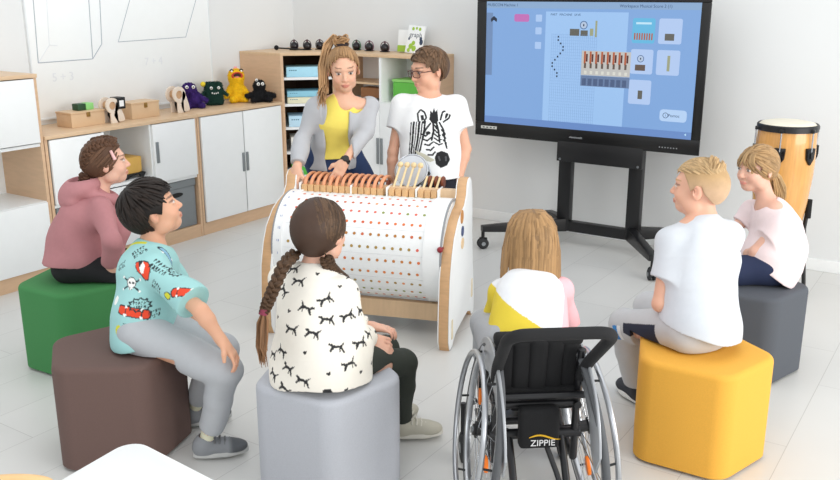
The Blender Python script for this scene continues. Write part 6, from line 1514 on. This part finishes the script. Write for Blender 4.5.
# casters and foot plate
for s in (1, -1):
    m = MB(); m.tube([wc(.33, s * .135, .24), wc(.33, s * .185, .215)], .011, 10); m.tube([wc(.33, s * .185, .23), wc(.33, s * .185, .175), wc(.315, s * .185, .06)], .010, 10); ck = m.obj('caster_fork', FB, ch_)
    m = MB(); e = wc(.315, s * .185, .058); m.lathe([(0, -.012), (.045, -.013), (.056, -.009), (.058, 0), (.056, .009), (.045, .013), (0, .012)], frame(e, WF, (0, 0, 1)), 28); cw = m.obj('caster_wheel', RUBBER, ck)
    m = MB(); m.cyl(e - Vector(WL) * .0135, e + Vector(WL) * .0135, .02, 16); m.obj('hub', STEEL, cw)
m = MB(); m.box((0, 0, 0), (.23, .13, .012), frame(wc(.47, 0, .10), -WL, WF), bev=.005); m.obj('foot_plate', BLACKP, ch_)

B4 = Body(k=.93, pelvis=np.array(wc(.145, 0, .515)), neck=at_depth(531, 277, 3.17), hl=-WL, shL=None, shR=None)
D4 = 3.13; r4 = rdir(96); sc = B4.neck - Z1 * .045; B4.shL = sc - r4 * .112 - Z1 * .012; B4.shR = sc + r4 * .112 - Z1 * .012
B4.elL = fit(B4.shL, 486, 332, .215, 1); B4.wrL = B4.elL + azim(80) * .17 - Z1 * .03; B4.elR = fit(B4.shR, 569, 326, .215, 1); B4.wrR = B4.elR + azim(110) * .17 - Z1 * .03
B4.knL = np.array(wc(.46, .085, .475)); B4.knR = np.array(wc(.46, -.085, .475)); B4.anL = np.array(wc(.47, .07, .19)); B4.anR = np.array(wc(.47, -.07, .19))
p4 = person('girl with blonde bob in white, yellow and pink shirt sitting in the wheelchair', np.array(wc(.145, 0, .46)))
h4 = Head(at_depth(531, 240, 3.18), 96, 0, 0, .96)
B4.skin(p4, 'efc3ae', h4, '8a6a48', '5a4a3c', hands=(dict(d=azim(70), n=-Z1, curl=.4, thumb=1), dict(d=azim(120), n=-Z1, curl=.4, thumb=-1)))
def col4(V, N):
    C = np.tile(np.array(lin('e6e8eb')), (len(V), 1)); rl = (V - B4.neck) @ r4; z = B4.neck[2] - V[:, 2]
    ye_ = ((z > .035 + (rl + .11) * .50) & (rl < .10)) | ((rl < -.072) & (z > .05)); pk = (rl > .098 - z * .55)
    C[ye_] = lin('ddc53a'); C[pk & ~(ye_ & (rl < .04))] = lin('efb9c0'); return C
top_garment(B4, 'shirt', p4, col4, [(-.15, .132, .115), (.1, .132, .115), (.4, .135, .112), (.66, .130, .102), (.86, .104, .082), (1.0, .05, .05)], ((1.8, .043, .045, .038), (1.8, .043, .045, .038)), neckr=.055, shr=(.036, .036), wr=(51, .004, 22), hem=(B4.pelvis - Z1 * .05, -Z1), res=.0036)
trousers(B4, 'trousers', p4, 'a7a9ad', rr=(.085, .064, .056, .044), ank=.95, wr=(12, .004, 24))
for an in (B4.anL, B4.anR): shoe(p4, an, WF, .80, 'd5d5d3', 'e6e6e4', 'c9c9c9')
P_ = []
rg = np.random.default_rng(44)
for i in range(330):                                   # straight bob falling from a centre parting
    sx = 1 if i % 2 else -1; y0 = rg.uniform(-.075, .055); az_ = rg.uniform(-.5, 1.0)
    th = rg.uniform(0, 1); a0 = math.pi * (.5 + sx * (.5 - 0)) 
    ang = rg.uniform(-1.65, 2.3) if sx > 0 else math.pi - rg.uniform(-1.65, 2.3) + 0
    if sx > 0: ang = -1.57 + rg.uniform(0, 1) * 2.1
    else: ang = -1.57 - rg.uniform(0, 1) * 2.1
    ca, sa = math.cos(ang), math.sin(ang); top = proj((sx * .004, min(.05, max(-.06, sa * .05)), .10), .014)
    q = [top]
    for el in (62, 42, 22, 2): q.append(proj((ca * math.cos(R(el)), sa * math.cos(R(el)), .02 + 1.0 * math.sin(R(el))), .016 + rg.uniform(-.002, .006)))
    rx, ry = .073 + .031, .092 + .018; bot = rg.uniform(-.155, -.128) + (.02 if sa > .2 else 0)
    for t in (.3, .65, 1.0): q.append(np.array([ca * rx * (1 + .10 * t), -.010 + sa * ry * (1 - .02 * t), .0 + (bot - 0) * t]))
    P_.append(q)
st = strands(h4, P_, '9c7a53', 45, .0072, .28, .45)
def ex4(f): f.ell(h4.p(0, -.022, -.06), np.array((.094, .092, .105)) * h4.k, h4.M, .02)
zl4 = lambda y, ax: pl(y, [(-.2, -.125), (.0, -.125), (.02, -.11), (.035, .03), (.06, .06), (.12, .072)])
V, F = cap(h4, .014, zl4, extra=ex4); mesh_obj('hair', V, F, HAIRM, p4, np.tile(np.array(lin('86694a')), (len(V), 1)), st)
